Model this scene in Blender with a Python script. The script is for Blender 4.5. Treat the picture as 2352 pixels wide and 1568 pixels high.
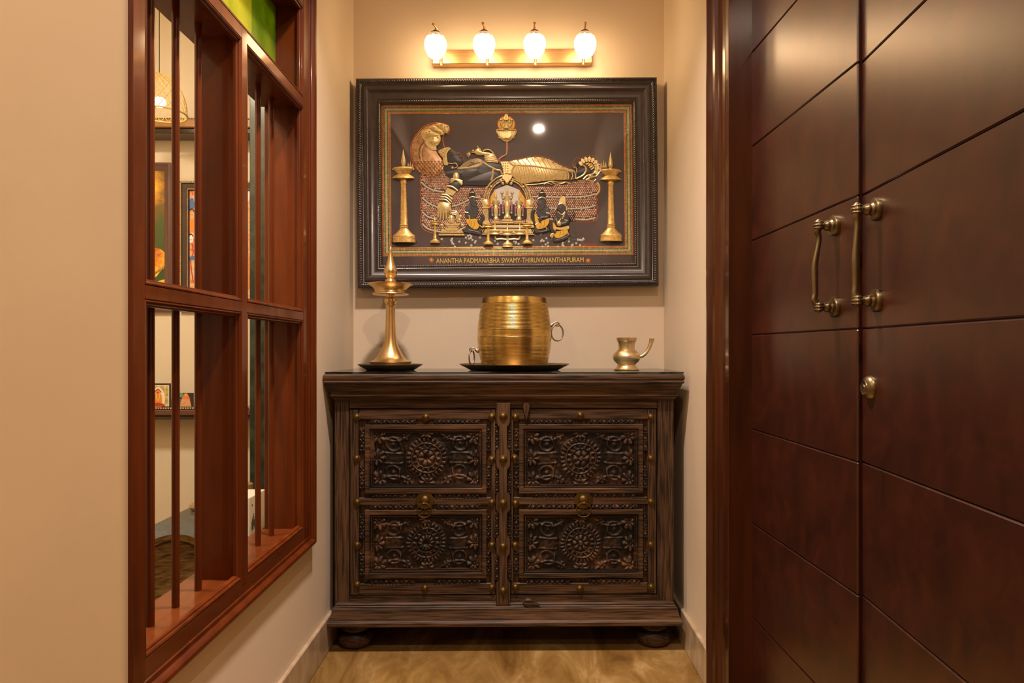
import bpy, bmesh, math, random
import numpy as np
from mathutils import Vector, Matrix
from mathutils.geometry import tessellate_polygon

for o in list(bpy.data.objects):
    bpy.data.objects.remove(o)
sc = bpy.context.scene
C = sc.collection
random.seed(7)
PI = math.pi

# ------------------------------------------------------------------ camera
F = 1568.0
YAW = 0.012
CX, CY = 1195 + F * math.tan(YAW), 803.0
H = 0.993
cam_d = bpy.data.cameras.new('camera')
cam = bpy.data.objects.new('camera', cam_d)
C.objects.link(cam)
cam.location = (0, 0, H)
cam.rotation_euler = (PI / 2, 0, -YAW)
cam_d.sensor_width = 36
cam_d.lens = 24
cam_d.shift_x = -(CX - 1176) / 2352
cam_d.shift_y = (CY - 784) / 2352
cam_d.clip_start = 0.05
sc.camera = cam

def P(px, py, y):
    """pixel of the photograph -> world point at depth y"""
    u, v = (px - CX) / F, (CY - py) / F
    c, s = math.cos(YAW), math.sin(YAW)
    dx, dy = u * c + s, c - u * s
    k = y / dy
    return Vector((dx * k, y, H + v * k))
def PX(px, x):
    u = (px - CX) / F
    c, s = math.cos(YAW), math.sin(YAW)
    return x * (c - u * s) / (u * c + s)

# ------------------------------------------------------------------ world, lights, exposure
w = bpy.data.worlds.new('world'); sc.world = w; w.use_nodes = True
w.node_tree.nodes['Background'].inputs[0].default_value = (1, .8, .6, 1)
w.node_tree.nodes['Background'].inputs[1].default_value = 0.02
sc.view_settings.view_transform = 'Standard'
sc.view_settings.look = 'None'
sc.view_settings.exposure = 0.40
sc.view_settings.gamma = 1
sc.view_settings.use_curve_mapping = False
sc.cycles.max_bounces = 8
sc.cycles.diffuse_bounces = 5
sc.cycles.glossy_bounces = 4
sc.cycles.caustics_reflective = False
sc.cycles.caustics_refractive = False
sc.cycles.sample_clamp_indirect = 4

def disc_light(name, loc, power, size, col=(1, .82, .6), spread=PI):
    l = bpy.data.lights.new(name, 'AREA'); l.shape = 'DISK'; l.size = size
    l.energy = power; l.color = col; l.spread = spread
    o = bpy.data.objects.new(name, l); C.objects.link(o); o.location = loc
    return o
disc_light('unseen_ceiling_light', (.136, .17, 2.62), 15, .048, (1, .77, .60))
disc_light('unseen_ceiling_light', (-.16, 1.50, 2.62), 21, .12, (1, .80, .69), 1.9)  # added light, no fixture seen; brightens the niche and the painting
disc_light('unseen_ceiling_light', (-1.35, -.9, 2.62), 12, .12, (1, .72, .44))  # added fill for the wall left of the lattice, no lamp seen
disc_light('unseen_ceiling_light', (-1.6, .1, 2.62), 9, .12, (1, .72, .44))  # second added fill for the same left wall
disc_light('unseen_ceiling_light', (-1.5, 1.62, 2.62), 33, .30, (1, .84, .62))  # added light for the room behind the lattice, source unseen
GLOBE_POWER = 32.0

# ------------------------------------------------------------------ materials
MATS = {}
def nodes(name):
    m = bpy.data.materials.new(name); m.use_nodes = True
    nt = m.node_tree
    b = nt.nodes['Principled BSDF']
    MATS[name] = m
    return m, nt, b
def tex(nt, kind, scale=(1, 1, 1), coord='Object', **kw):
    tc = nt.nodes.new('ShaderNodeTexCoord'); mp = nt.nodes.new('ShaderNodeMapping')
    mp.inputs['Scale'].default_value = scale
    nt.links.new(tc.outputs[coord], mp.inputs[0])
    t = nt.nodes.new(kind)
    for k, v in kw.items():
        if k in [i.name for i in t.inputs]: t.inputs[k].default_value = v
    nt.links.new(mp.outputs[0], t.inputs['Vector'])
    return t
def ramp(nt, src, stops):
    r = nt.nodes.new('ShaderNodeValToRGB')
    e = r.color_ramp.elements
    while len(e) < len(stops): e.new(.5)
    for i, (p, c) in enumerate(stops):
        e[i].position = p
        e[i].color = (*c, 1) if len(c) == 3 else c
    nt.links.new(src, r.inputs[0])
    return r
def bump(nt, b, src, strength, dist=.002):
    n = nt.nodes.new('ShaderNodeBump'); n.inputs['Strength'].default_value = strength
    n.inputs['Distance'].default_value = dist
    nt.links.new(src, n.inputs['Height']); nt.links.new(n.outputs[0], b.inputs['Normal'])
def plain(name, col, rough=.5, metal=0, coat=0, emit=None, es=0, spec=.5):
    m, nt, b = nodes(name)
    b.inputs['Base Color'].default_value = (*col, 1)
    b.inputs['Roughness'].default_value = rough
    b.inputs['Metallic'].default_value = metal
    b.inputs['Coat Weight'].default_value = coat
    b.inputs['Specular IOR Level'].default_value = spec
    if emit:
        b.inputs['Emission Color'].default_value = (*emit, 1)
        b.inputs['Emission Strength'].default_value = es
    return m
def speckled(name, c1, c2, scale, rough, metal=0, bs=0, bd=.001, detail=4, p=(.35, .65), stretch=(1, 1, 1), coat=0, crough=.1, spec=.5):
    m, nt, b = nodes(name)
    t = tex(nt, 'ShaderNodeTexNoise', stretch, Scale=scale, Detail=detail)
    r = ramp(nt, t.outputs[0], [(p[0], c1), (p[1], c2)])
    nt.links.new(r.outputs[0], b.inputs['Base Color'])
    b.inputs['Roughness'].default_value = rough
    b.inputs['Metallic'].default_value = metal
    b.inputs['Coat Weight'].default_value = coat
    b.inputs['Coat Roughness'].default_value = crough
    b.inputs['Specular IOR Level'].default_value = spec
    if bs: bump(nt, b, t.outputs[0], bs, bd)
    return m
speckled('paint', (.70, .585, .435), (.74, .62, .465), 3, .62, bs=.0)
speckled('paint_room', (.72, .62, .47), (.75, .65, .50), 3, .6)
speckled('paint_ceiling', (.78, .72, .62), (.8, .74, .64), 3, .7)
# mahogany of the lattice, grain vertical / along y ; the door with grain across
def wood(name, dark, mid, light, stretch, rough, coat=.2, crough=.2, scale=6, cior=1.5, spec=.15):
    m, nt, b = nodes(name)
    t = tex(nt, 'ShaderNodeTexNoise', stretch, Scale=scale, Detail=8, Roughness=.6, Distortion=.6)
    r = ramp(nt, t.outputs[0], [(.3, dark), (.5, mid), (.72, light)])
    nt.links.new(r.outputs[0], b.inputs['Base Color'])
    b.inputs['Roughness'].default_value = rough
    b.inputs['Coat Weight'].default_value = coat
    b.inputs['Coat Roughness'].default_value = crough
    b.inputs['Coat IOR'].default_value = cior
    b.inputs['Specular IOR Level'].default_value = spec
    t2 = tex(nt, 'ShaderNodeTexNoise', tuple(s * 3 for s in stretch), Scale=scale * 4, Detail=3)
    bump(nt, b, t2.outputs[0], .12, .0006)
    return m
wood('mahogany', (.062, .011, .0014), (.098, .019, .0024), (.135, .029, .0042), (3, 3, .35), .40, .35, .09)
wood('mahogany_sill', (.075, .016, .003), (.105, .024, .005), (.14, .034, .008), (3, .4, 3), .3, .4, .12)
wood('door_wood', (.018, .0030, .0009), (.034, .0062, .0018), (.052, .0105, .0032), (3, .30, 2.4), .45, .85, .30, 5, 1.62)
wood('door_core', (.018, .006, .004), (.03, .009, .005), (.04, .012, .006), (3, .3, 3), .5, .1)
wood('frame_wood', (.026, .006, .0012), (.046, .011, .0022), (.068, .018, .004), (3, 3, .3), .35, .5, .12)
# weathered carved wood: dark stain with rubbed tan streaks and worn high spots
def weathered(name, stretch, use_wear=False):
    m, nt, b = nodes(name)
    big = tex(nt, 'ShaderNodeTexNoise', tuple(min(q, 3) for q in stretch), Scale=4.5, Detail=3, Roughness=.5)
    t = tex(nt, 'ShaderNodeTexNoise', stretch, Scale=16, Detail=7, Roughness=.62)
    addn = nt.nodes.new('ShaderNodeMath'); addn.operation = 'MULTIPLY_ADD'; addn.inputs[1].default_value = .62
    nt.links.new(big.outputs[0], addn.inputs[0])
    hm = nt.nodes.new('ShaderNodeMath'); hm.operation = 'MULTIPLY'; hm.inputs[1].default_value = .55
    nt.links.new(t.outputs[0], hm.inputs[0]); nt.links.new(hm.outputs[0], addn.inputs[2])
    r = ramp(nt, addn.outputs[0], [(.50, (.003, .0018, .0012)), (.58, (.010, .0044, .0019)), (.64, (.034, .0145, .0055)), (.72, (.12, .060, .027))])
    out = r.outputs[0]
    if use_wear:
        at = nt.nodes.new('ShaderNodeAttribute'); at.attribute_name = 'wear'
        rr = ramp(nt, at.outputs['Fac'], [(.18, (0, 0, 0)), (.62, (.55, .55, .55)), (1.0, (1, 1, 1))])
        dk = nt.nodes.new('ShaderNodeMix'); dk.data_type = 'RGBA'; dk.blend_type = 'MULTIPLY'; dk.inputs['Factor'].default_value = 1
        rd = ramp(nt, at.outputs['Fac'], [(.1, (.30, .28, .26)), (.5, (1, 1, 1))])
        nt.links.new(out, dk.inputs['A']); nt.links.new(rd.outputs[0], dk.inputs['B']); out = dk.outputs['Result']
    else:
        geo = nt.nodes.new('ShaderNodeNewGeometry')
        rr = ramp(nt, geo.outputs['Pointiness'], [(.502, (0, 0, 0)), (.56, (.8, .8, .8))])
    t3 = tex(nt, 'ShaderNodeTexNoise', tuple(q * .8 for q in stretch), Scale=30, Detail=5)
    mk = ramp(nt, t3.outputs[0], [(.40, (.1, .1, .1)), (.6, (1, 1, 1))])
    mul = nt.nodes.new('ShaderNodeMath'); mul.operation = 'MULTIPLY'
    nt.links.new(rr.outputs[0], mul.inputs[0]); nt.links.new(mk.outputs[0], mul.inputs[1])
    mx = nt.nodes.new('ShaderNodeMix'); mx.data_type = 'RGBA'
    nt.links.new(mul.outputs[0], mx.inputs['Factor'])
    nt.links.new(out, mx.inputs['A']); mx.inputs['B'].default_value = (.105, .055, .026, 1)
    nt.links.new(mx.outputs['Result'], b.inputs['Base Color'])
    b.inputs['Roughness'].default_value = .52
    b.inputs['Specular IOR Level'].default_value = .3
    bump(nt, b, t.outputs[0], .55, .0012)
weathered('old_wood_x', (.35, 6, 9))
weathered('old_wood_z', (9, 6, .35))
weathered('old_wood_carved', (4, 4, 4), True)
plain('matte_black', (.01, .006, .004), .9)  # near-black of the keyhole and the cord
# marble floor
m, nt, b = nodes('marble')
tc = nt.nodes.new('ShaderNodeTexCoord')
mp = nt.nodes.new('ShaderNodeMapping'); mp.inputs['Rotation'].default_value = (0, 0, .55); mp.inputs['Scale'].default_value = (3.2, 1.1, 1)
nt.links.new(tc.outputs['Object'], mp.inputs[0])
n1 = nt.nodes.new('ShaderNodeTexNoise'); n1.inputs['Scale'].default_value = 2.6; n1.inputs['Detail'].default_value = 8; n1.inputs['Distortion'].default_value = .7
n1.inputs['Roughness'].default_value = .62
nt.links.new(mp.outputs[0], n1.inputs['Vector'])
r1 = ramp(nt, n1.outputs[0], [(.30, (.10, .048, .012)), (.45, (.20, .11, .030)), (.56, (.27, .16, .052)), (.68, (.40, .27, .115))])
vr = nt.nodes.new('ShaderNodeTexVoronoi'); vr.feature = 'DISTANCE_TO_EDGE'; vr.inputs['Scale'].default_value = 3.3
mp2 = nt.nodes.new('ShaderNodeMapping'); mp2.inputs['Rotation'].default_value = (0, 0, .5); mp2.inputs['Scale'].default_value = (2.2, .9, 1)
add = nt.nodes.new('ShaderNodeVectorMath'); add.operation = 'ADD'
nd = nt.nodes.new('ShaderNodeTexNoise'); nd.inputs['Scale'].default_value = 5
nt.links.new(tc.outputs['Object'], nd.inputs['Vector'])
nt.links.new(tc.outputs['Object'], add.inputs[0]); nt.links.new(nd.outputs['Color'], add.inputs[1])
nt.links.new(add.outputs[0], mp2.inputs[0]); nt.links.new(mp2.outputs[0], vr.inputs['Vector'])
rv = ramp(nt, vr.outputs['Distance'], [(.0, (1, 1, 1)), (.018, (0, 0, 0))])
mx = nt.nodes.new('ShaderNodeMix'); mx.data_type = 'RGBA'
ml = nt.nodes.new('ShaderNodeMath'); ml.operation = 'MULTIPLY'; ml.inputs[1].default_value = .16
nt.links.new(rv.outputs[0], ml.inputs[0]); nt.links.new(ml.outputs[0], mx.inputs['Factor'])
nt.links.new(r1.outputs[0], mx.inputs['A']); mx.inputs['B'].default_value = (.20, .10, .04, 1)
nt.links.new(mx.outputs['Result'], b.inputs['Base Color'])
b.inputs['Roughness'].default_value = .16
speckled('skirting', (.36, .26, .16), (.52, .41, .28), 9, .25, stretch=(1, 2, 1))
speckled('granite', (.075, .085, .08), (.12, .13, .12), 60, .16)
speckled('green_marble', (.010, .020, .014), (.034, .048, .034), 16, .2, detail=8, p=(.4, .62))
# metals
def metal(name, c1, c2, rough, scale=14, bs=.08, aniso=(1, 1, 1), rr=(.0, .14), mt=1.0):
    m, nt, b = nodes(name)
    t = tex(nt, 'ShaderNodeTexNoise', aniso, Scale=scale, Detail=6)
    r = ramp(nt, t.outputs[0], [(.32, c1), (.66, c2)])
    nt.links.new(r.outputs[0], b.inputs['Base Color'])
    b.inputs['Metallic'].default_value = mt
    mr = nt.nodes.new('ShaderNodeMapRange'); mr.inputs['To Min'].default_value = rough + rr[1]; mr.inputs['To Max'].default_value = rough + rr[0]
    nt.links.new(t.outputs[0], mr.inputs[0]); nt.links.new(mr.outputs[0], b.inputs['Roughness'])
    bump(nt, b, t.outputs[0], bs, .0006)
metal('brass', (.60, .37, .13), (.78, .52, .22), .24)
metal('brass_lamp', (.68, .47, .20), (.84, .62, .30), .24)
metal('brass_pot', (.56, .37, .10), (.72, .50, .17), .20, 10, .05, (1, 1, 5))
metal('brass_pale', (.62, .47, .26), (.76, .60, .36), .28)
metal('brass_dark', (.10, .07, .045), (.22, .16, .10), .35)
metal('handle_brass', (.13, .10, .055), (.27, .21, .12), .28)
metal('old_brass', (.085, .05, .016), (.17, .11, .034), .42)
metal('iron_ring', (.25, .19, .14), (.38, .29, .21), .4)
metal('sconce_metal', (.52, .31, .13), (.66, .42, .20), .34, 30, .05, (.15, 1, 6))
metal('sconce_cap', (.20, .14, .10), (.30, .21, .15), .4)
metal('gold', (.82, .60, .22), (1.0, .86, .46), .26, 120, .2, rr=(0, .08), mt=.5)
metal('gold_deep', (.68, .42, .11), (.98, .70, .25), .3, 120, .25, rr=(0, .1), mt=.5)
metal('gold_copper', (.60, .34, .24), (1.0, .78, .60), .3, 90, .3, rr=(0, .1), mt=.35)
metal('hood_copper', (.42, .21, .09), (.80, .50, .26), .32, 60, .3, rr=(0, .1), mt=.4)
metal('tray_old', (.10, .07, .03), (.40, .28, .13), .3, 30, .5, (1, 5, 1))
metal('beads_gold', (.85, .66, .34), (.95, .80, .5), .3, mt=.4)
# painted colours
speckled('frame_black', (.026, .018, .017), (.038, .027, .025), 30, .30, coat=.6, crough=.15)
speckled('canvas_hazed', (.080, .058, .057), (.105, .077, .075), 6, .42)  # dark brown ground lifted to include the haze reflected in the glass
plain('paint_skin', (.060, .062, .066), .42)
plain('paint_skin_hi', (.098, .10, .107), .40)
plain('relief_line', (.055, .022, .010), .6)
plain('paint_ink', (.012, .01, .011), .5)
plain('paint_glow', (.80, .20, .05), .6)
plain('paint_flame', (.95, .62, .16), .5)
plain('paint_copper_base', (.16, .055, .035), .5)
plain('paint_pearl', (.66, .72, .62), .35)
plain('paint_yellow', (.92, .55, .06), .45)
plain('paint_white', (.86, .84, .8), .5)
plain('paint_orange', (.80, .26, .04), .5)
plain('paint_pink', (.66, .22, .30), .5)
plain('paint_green', (.14, .36, .17), .5)
plain('paint_red', (.50, .05, .03), .5)
plain('paint_blue', (.08, .16, .36), .5)
plain('paint_skin_warm', (.75, .38, .16), .5)
plain('gem_orange', (.78, .20, .06), .3)
plain('gem_green', (.10, .30, .22), .25)
plain('gem_cream', (.90, .76, .46), .3)
plain('paint_pedestal', (.03, .032, .035), .3)
plain('plastic_white', (.8, .76, .7), .5)
plain('clay', (.34, .2, .1), .5)
plain('text_gold', (.92, .64, .13), .4)
plain('text_red', (.62, .07, .05), .5)
plain('fascia_lit', (.42, .22, .08), .35, coat=.3)  # lighter copy of the fascia brown, light on the upper shelf in the colour
plain('frame_brown', (.12, .05, .035), .35, coat=.3)
speckled('frame_dark', (.03, .014, .008), (.05, .022, .012), 20, .35, coat=.4)
# painting with a yellow sun glow over green, seen through the lattice
m, nt, b = nodes('green_canvas')
t = tex(nt, 'ShaderNodeTexNoise', (1, 1, 1), Scale=9, Detail=9, Roughness=.75)
r = ramp(nt, t.outputs[0], [(.3, (.03, .045, .01)), (.5, (.10, .12, .03)), (.7, (.26, .24, .05))])
nt.links.new(r.outputs[0], b.inputs['Base Color']); b.inputs['Roughness'].default_value = .4
def blotch(name, a, c, d, sc_=22):
    m, nt, b = nodes(name)
    t = tex(nt, 'ShaderNodeTexNoise', (1, 1, 1), Scale=sc_, Detail=6, Roughness=.7)
    r = ramp(nt, t.outputs[0], [(.36, a), (.5, c), (.64, d)])
    nt.links.new(r.outputs[0], b.inputs['Base Color']); b.inputs['Roughness'].default_value = .45
blotch('blotch_fire', (.35, .04, .02), (.80, .30, .02), (.95, .62, .06), 14)
blotch('blotch_folk', (.55, .10, .06), (.80, .34, .12), (.60, .58, .50), 40)
blotch('blotch_gold', (.30, .18, .04), (.62, .45, .12), (.85, .75, .45), 60)
# green textured glass, translucent
for gname, g1, g2 in (('green_glass', (.13, .25, .008), (.34, .42, .02)), ('olive_glass', (.34, .40, .03), (.56, .56, .06))):
    m, nt, b = nodes(gname)
    t = tex(nt, 'ShaderNodeTexNoise', (1, 1, 1), Scale=180, Detail=3)
    t2 = tex(nt, 'ShaderNodeTexNoise', (1, 1, 1), Scale=7, Detail=4)
    r = ramp(nt, t2.outputs[0], [(.35, g1), (.62, g2)])
    nt.links.new(r.outputs[0], b.inputs['Base Color'])
    b.inputs['Roughness'].default_value = .18
    tl = nt.nodes.new('ShaderNodeBsdfTranslucent'); nt.links.new(r.outputs[0], tl.inputs[0])
    ms = nt.nodes.new('ShaderNodeMixShader'); ms.inputs[0].default_value = .6
    nt.links.new(b.outputs[0], ms.inputs[1]); nt.links.new(tl.outputs[0], ms.inputs[2])
    nt.links.new(ms.outputs[0], nt.nodes['Material Output'].inputs[0])
    bump(nt, b, t.outputs[0], .7, .001)
def pane(name, tint, ior=1.45, rough=.0):
    m, nt, b = nodes(name)
    nt.nodes.remove(b)
    tr = nt.nodes.new('ShaderNodeBsdfTransparent'); tr.inputs[0].default_value = (*tint, 1)
    gl = nt.nodes.new('ShaderNodeBsdfGlossy'); gl.inputs['Roughness'].default_value = rough
    fr = nt.nodes.new('ShaderNodeFresnel'); fr.inputs[0].default_value = ior
    ms = nt.nodes.new('ShaderNodeMixShader')
    nt.links.new(fr.outputs[0], ms.inputs[0]); nt.links.new(tr.outputs[0], ms.inputs[1]); nt.links.new(gl.outputs[0], ms.inputs[2])
    nt.links.new(ms.outputs[0], nt.nodes['Material Output'].inputs[0])
pane('picture_glass', (.97, .97, .97), 1.5, .04)
pane('top_glass', (.80, .90, .86), 1.5, .015)
# crackled lit glass of the sconce
m, nt, b = nodes('lit_glass')
v = tex(nt, 'ShaderNodeTexVoronoi', (1, 1, 1), Scale=95)
tc = nt.nodes.new('ShaderNodeTexCoord'); sx = nt.nodes.new('ShaderNodeSeparateXYZ'); nt.links.new(tc.outputs['Object'], sx.inputs[0])
zr = nt.nodes.new('ShaderNodeMapRange'); zr.inputs[1].default_value = .033; zr.inputs[2].default_value = .038
zr.inputs[3].default_value = 1; zr.inputs[4].default_value = .026
nv = nt.nodes.new('ShaderNodeMath'); nv.operation = 'MULTIPLY_ADD'; nv.inputs[1].default_value = .022
nz = tex(nt, 'ShaderNodeTexNoise', (1, 1, 1), Scale=150, Detail=1)
nt.links.new(nz.outputs[0], nv.inputs[0]); nt.links.new(sx.outputs[2], nv.inputs[2])
nt.links.new(nv.outputs[0], zr.inputs[0])
vr2 = ramp(nt, v.outputs['Distance'], [(.0, (1, 1, 1)), (.9, (.35, .35, .35))])
mm = nt.nodes.new('ShaderNodeMath'); mm.operation = 'MULTIPLY'
nt.links.new(zr.outputs[0], mm.inputs[0]); nt.links.new(vr2.outputs[0], mm.inputs[1])
m2 = nt.nodes.new('ShaderNodeMath'); m2.operation = 'MULTIPLY'; m2.inputs[1].default_value = GLOBE_POWER
nt.links.new(mm.outputs[0], m2.inputs[0])
b.inputs['Base Color'].default_value = (.55, .30, .08, 1)
b.inputs['Emission Color'].default_value = (1, .67, .36, 1)
nt.links.new(m2.outputs[0], b.inputs['Emission Strength'])
b.inputs['Roughness'].default_value = .1
bump(nt, b, v.outputs['Distance'], .8, .002)
plain('woven_lamp_reflection', (.72, .5, .2), .5)  # weave of the lamp shape built in place of a reflection
plain('reflection_glow', (1, .8, .5), .4, emit=(1, .80, .45), es=14)  # glow standing in for the bright spots of the reflected lamp

# ------------------------------------------------------------------ mesh builder
class MB:
    def __init__(s, T=None):
        s.v = []; s.f = []; s.mi = []; s.T = T; s.mats = []; s.cur = 0; s.wear = []
    def mat(s, name):
        if name not in s.mats: s.mats.append(name)
        s.cur = s.mats.index(name); return s
    def add(s, vs, fs):
        k = len(s.v)
        if s.T: vs = [s.T(*p) for p in vs]
        s.v += [tuple(p) for p in vs]
        s.f += [tuple(i + k for i in f) for f in fs]
        s.mi += [s.cur] * len(fs)
    def box(s, x0, x1, y0, y1, z0, z1, b=0.0):
        if x0 > x1: x0, x1 = x1, x0
        if y0 > y1: y0, y1 = y1, y0
        if z0 > z1: z0, z1 = z1, z0
        b = min(b, (x1 - x0) * .45, (y1 - y0) * .45, (z1 - z0) * .45)
        if b <= 0:
            vs = [(x, y, z) for x in (x0, x1) for y in (y0, y1) for z in (z0, z1)]
            s.add(vs, [(0, 1, 3, 2), (4, 6, 7, 5), (0, 4, 5, 1), (2, 3, 7, 6), (0, 2, 6, 4), (1, 5, 7, 3)])
            return s
        vs = []
        idx = {}
        for ix, x in enumerate((x0, x1)):
            for iy, y in enumerate((y0, y1)):
                for iz, z in enumerate((z0, z1)):
                    sx, sy, sz = (1, -1)[ix], (1, -1)[iy], (1, -1)[iz]
                    for ax, p in enumerate(((x, y + sy * b, z + sz * b), (x + sx * b, y, z + sz * b), (x + sx * b, y + sy * b, z))):
                        idx[(ix, iy, iz, ax)] = len(vs); vs.append(p)
        fs = []
        q = [(0, 0), (0, 1), (1, 1), (1, 0)]
        for a in (0, 1):
            fs.append([idx[(a, i, j, 0)] for i, j in q])
            fs.append([idx[(i, a, j, 1)] for i, j in q])
            fs.append([idx[(i, j, a, 2)] for i, j in q])
            for c in (0, 1):
                fs.append([idx[(a, c, 0, 0)], idx[(a, c, 1, 0)], idx[(a, c, 1, 1)], idx[(a, c, 0, 1)]])
                fs.append([idx[(a, 0, c, 0)], idx[(a, 1, c, 0)], idx[(a, 1, c, 2)], idx[(a, 0, c, 2)]])
                fs.append([idx[(0, a, c, 1)], idx[(1, a, c, 1)], idx[(1, a, c, 2)], idx[(0, a, c, 2)]])
                for d in (0, 1):
                    fs.append([idx[(a, c, d, k)] for k in (0, 1, 2)])
        s.add(vs, fs); return s
    def lathe(s, prof, c=(0, 0, 0), n=48, sy=1.0, lobes=0, lobe=0):
        vs = []; fs = []
        for r, z in prof:
            for i in range(n):
                a = 2 * PI * i / n
                rr = r * (1 + lobe * math.cos(lobes * a)) if lobes else r
                vs.append((c[0] + rr * math.cos(a), c[1] + sy * rr * math.sin(a), c[2] + z))
        m = len(prof)
        for j in range(m - 1):
            for i in range(n):
                fs.append((j * n + i, j * n + (i + 1) % n, (j + 1) * n + (i + 1) % n, (j + 1) * n + i))
        if prof[0][0] > 1e-5: fs.append(tuple(range(n - 1, -1, -1)))
        if prof[-1][0] > 1e-5: fs.append(tuple((m - 1) * n + i for i in range(n)))
        s.add(vs, fs); return s
    def tube(s, pts, rad, n=12, cap=True, closed=False, sq=1.0, up=None):
        pts = [Vector(p) for p in pts]
        m = len(pts)
        if not hasattr(rad, '__len__'): rad = [rad] * m
        vs = []; fs = []
        u = None
        for j in range(m):
            if closed: t = pts[(j + 1) % m] - pts[(j - 1) % m]
            else: t = pts[min(j + 1, m - 1)] - pts[max(j - 1, 0)]
            if t.length < 1e-12: t = Vector((0, 0, 1))
            t.normalize()
            if u is None:
                a = Vector(up) if up else (Vector((0, 0, 1)) if abs(t.z) < .9 else Vector((1, 0, 0)))
                u = (a - t * a.dot(t)).normalized()
            else:
                u = (u - t * u.dot(t))
                if u.length < 1e-6: u = t.orthogonal()
                u.normalize()
            w_ = t.cross(u)
            for i in range(n):
                a = 2 * PI * i / n
                vs.append(pts[j] + u * (rad[j] * math.cos(a)) + w_ * (rad[j] * sq * math.sin(a)))
        for j in range(m if closed else m - 1):
            k = (j + 1) % m
            for i in range(n):
                fs.append((j * n + i, j * n + (i + 1) % n, k * n + (i + 1) % n, k * n + i))
        if cap and not closed:
            fs.append(tuple(range(n - 1, -1, -1))); fs.append(tuple((m - 1) * n + i for i in range(n)))
        s.add(vs, fs); return s
    def torus(s, c, R, r, nx='y', n=28, k=8, rx=1.0):
        pts = []
        for i in range(n):
            a = 2 * PI * i / n
            d = {'y': (R * rx * math.cos(a), 0, R * math.sin(a)), 'x': (0, R * rx * math.cos(a), R * math.sin(a)), 'z': (R * math.cos(a), R * math.sin(a), 0)}[nx]
            pts.append(Vector(c) + Vector(d))
        return s.tube(pts, r, k, closed=True)
    def dome(s, a, b, r, h, h0=0, n=8, ry=None):
        """a low dome standing on the (a, b) plane (needs T)"""
        ry = ry or r
        vs = []
        for fr, fh in ((1, 0), (.78, .62), (.36, .94)):
            for i in range(n):
                t = 2 * PI * i / n
                vs.append((a + r * fr * math.cos(t), b + ry * fr * math.sin(t), h0 + h * fh))
        vs.append((a, b, h0 + h))
        fs = []
        for j in range(2):
            for i in range(n):
                fs.append((j * n + i, j * n + (i + 1) % n, (j + 1) * n + (i + 1) % n, (j + 1) * n + i))
        for i in range(n): fs.append((2 * n + i, 2 * n + (i + 1) % n, 3 * n))
        s.add(vs, fs); return s
    def poly(s, pts, h0, h1, bev=0, smooth=0):
        if smooth: pts = cr(pts, smooth, True)
        n = len(pts)
        area = sum(pts[i][0] * pts[(i + 1) % n][1] - pts[(i + 1) % n][0] * pts[i][1] for i in range(n))
        if area < 0: pts = pts[::-1]
        def off(d):
            out = []
            for i in range(n):
                a, b_, c = Vector(pts[i - 1][:2]), Vector(pts[i][:2]), Vector(pts[(i + 1) % n][:2])
                e = (c - a)
                if e.length < 1e-9: e = Vector((1, 0))
                e.normalize()
                out.append((b_.x - e.y * d, b_.y + e.x * d))
            return out
        rings = [(pts, h0), (pts, h1 - (abs(h1 - h0) * .5 if bev else 0))]
        if bev: rings.append((off(bev * .4), h0 + (h1 - h0) * .85)); rings.append((off(bev), h1))
        vs = [(p[0], p[1], h) for r, h in rings for p in r]
        fs = []
        for j in range(len(rings) - 1):
            for i in range(n):
                fs.append((j * n + i, j * n + (i + 1) % n, (j + 1) * n + (i + 1) % n, (j + 1) * n + i))
        k = (len(rings) - 1) * n
        for t in tessellate_polygon([[Vector((p[0], p[1], 0)) for p in rings[-1][0]]]):
            fs.append(tuple(k + i for i in t))
        s.add(vs, fs); return s
    def stroke(s, pts, r, r2=None, h0=0, hs=.8, sm=4, closed=False):
        if sm: pts = cr(pts, sm, closed)
        m = len(pts); r2 = r if r2 is None else r2
        vs = []; fs = []
        ang = (0, .25, .5, .75, 1)
        for j in range(m):
            a = pts[(j - 1) % m] if closed else pts[max(j - 1, 0)]
            c = pts[(j + 1) % m] if closed else pts[min(j + 1, m - 1)]
            tx, ty = c[0] - a[0], c[1] - a[1]
            l = math.hypot(tx, ty) or 1
            nx, ny = -ty / l, tx / l
            rr = r + (r2 - r) * j / max(1, m - 1)
            for q in ang:
                vs.append((pts[j][0] + nx * rr * math.cos(PI * q), pts[j][1] + ny * rr * math.cos(PI * q), h0 + hs * rr * math.sin(PI * q)))
        for j in range(m if closed else m - 1):
            k = (j + 1) % m
            for i in range(4): fs.append((j * 5 + i, j * 5 + i + 1, k * 5 + i + 1, k * 5 + i))
        if not closed:
            fs.append((0, 1, 2, 3, 4)); e = (m - 1) * 5; fs.append((e + 4, e + 3, e + 2, e + 1, e))
        s.add(vs, fs); return s
    def beads(s, pts, r, step, h0=0, h=None, n=6):
        pts = cr(pts, 6, False)
        d = 0; nxt = 0
        for i in range(len(pts) - 1):
            a, b_ = pts[i], pts[i + 1]
            l = math.hypot(b_[0] - a[0], b_[1] - a[1])
            while nxt <= d + l and l > 0:
                t = (nxt - d) / l
                s.dome(a[0] + (b_[0] - a[0]) * t, a[1] + (b_[1] - a[1]) * t, r, h or r, h0, n)
                nxt += step
            d += l
        return s
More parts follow.
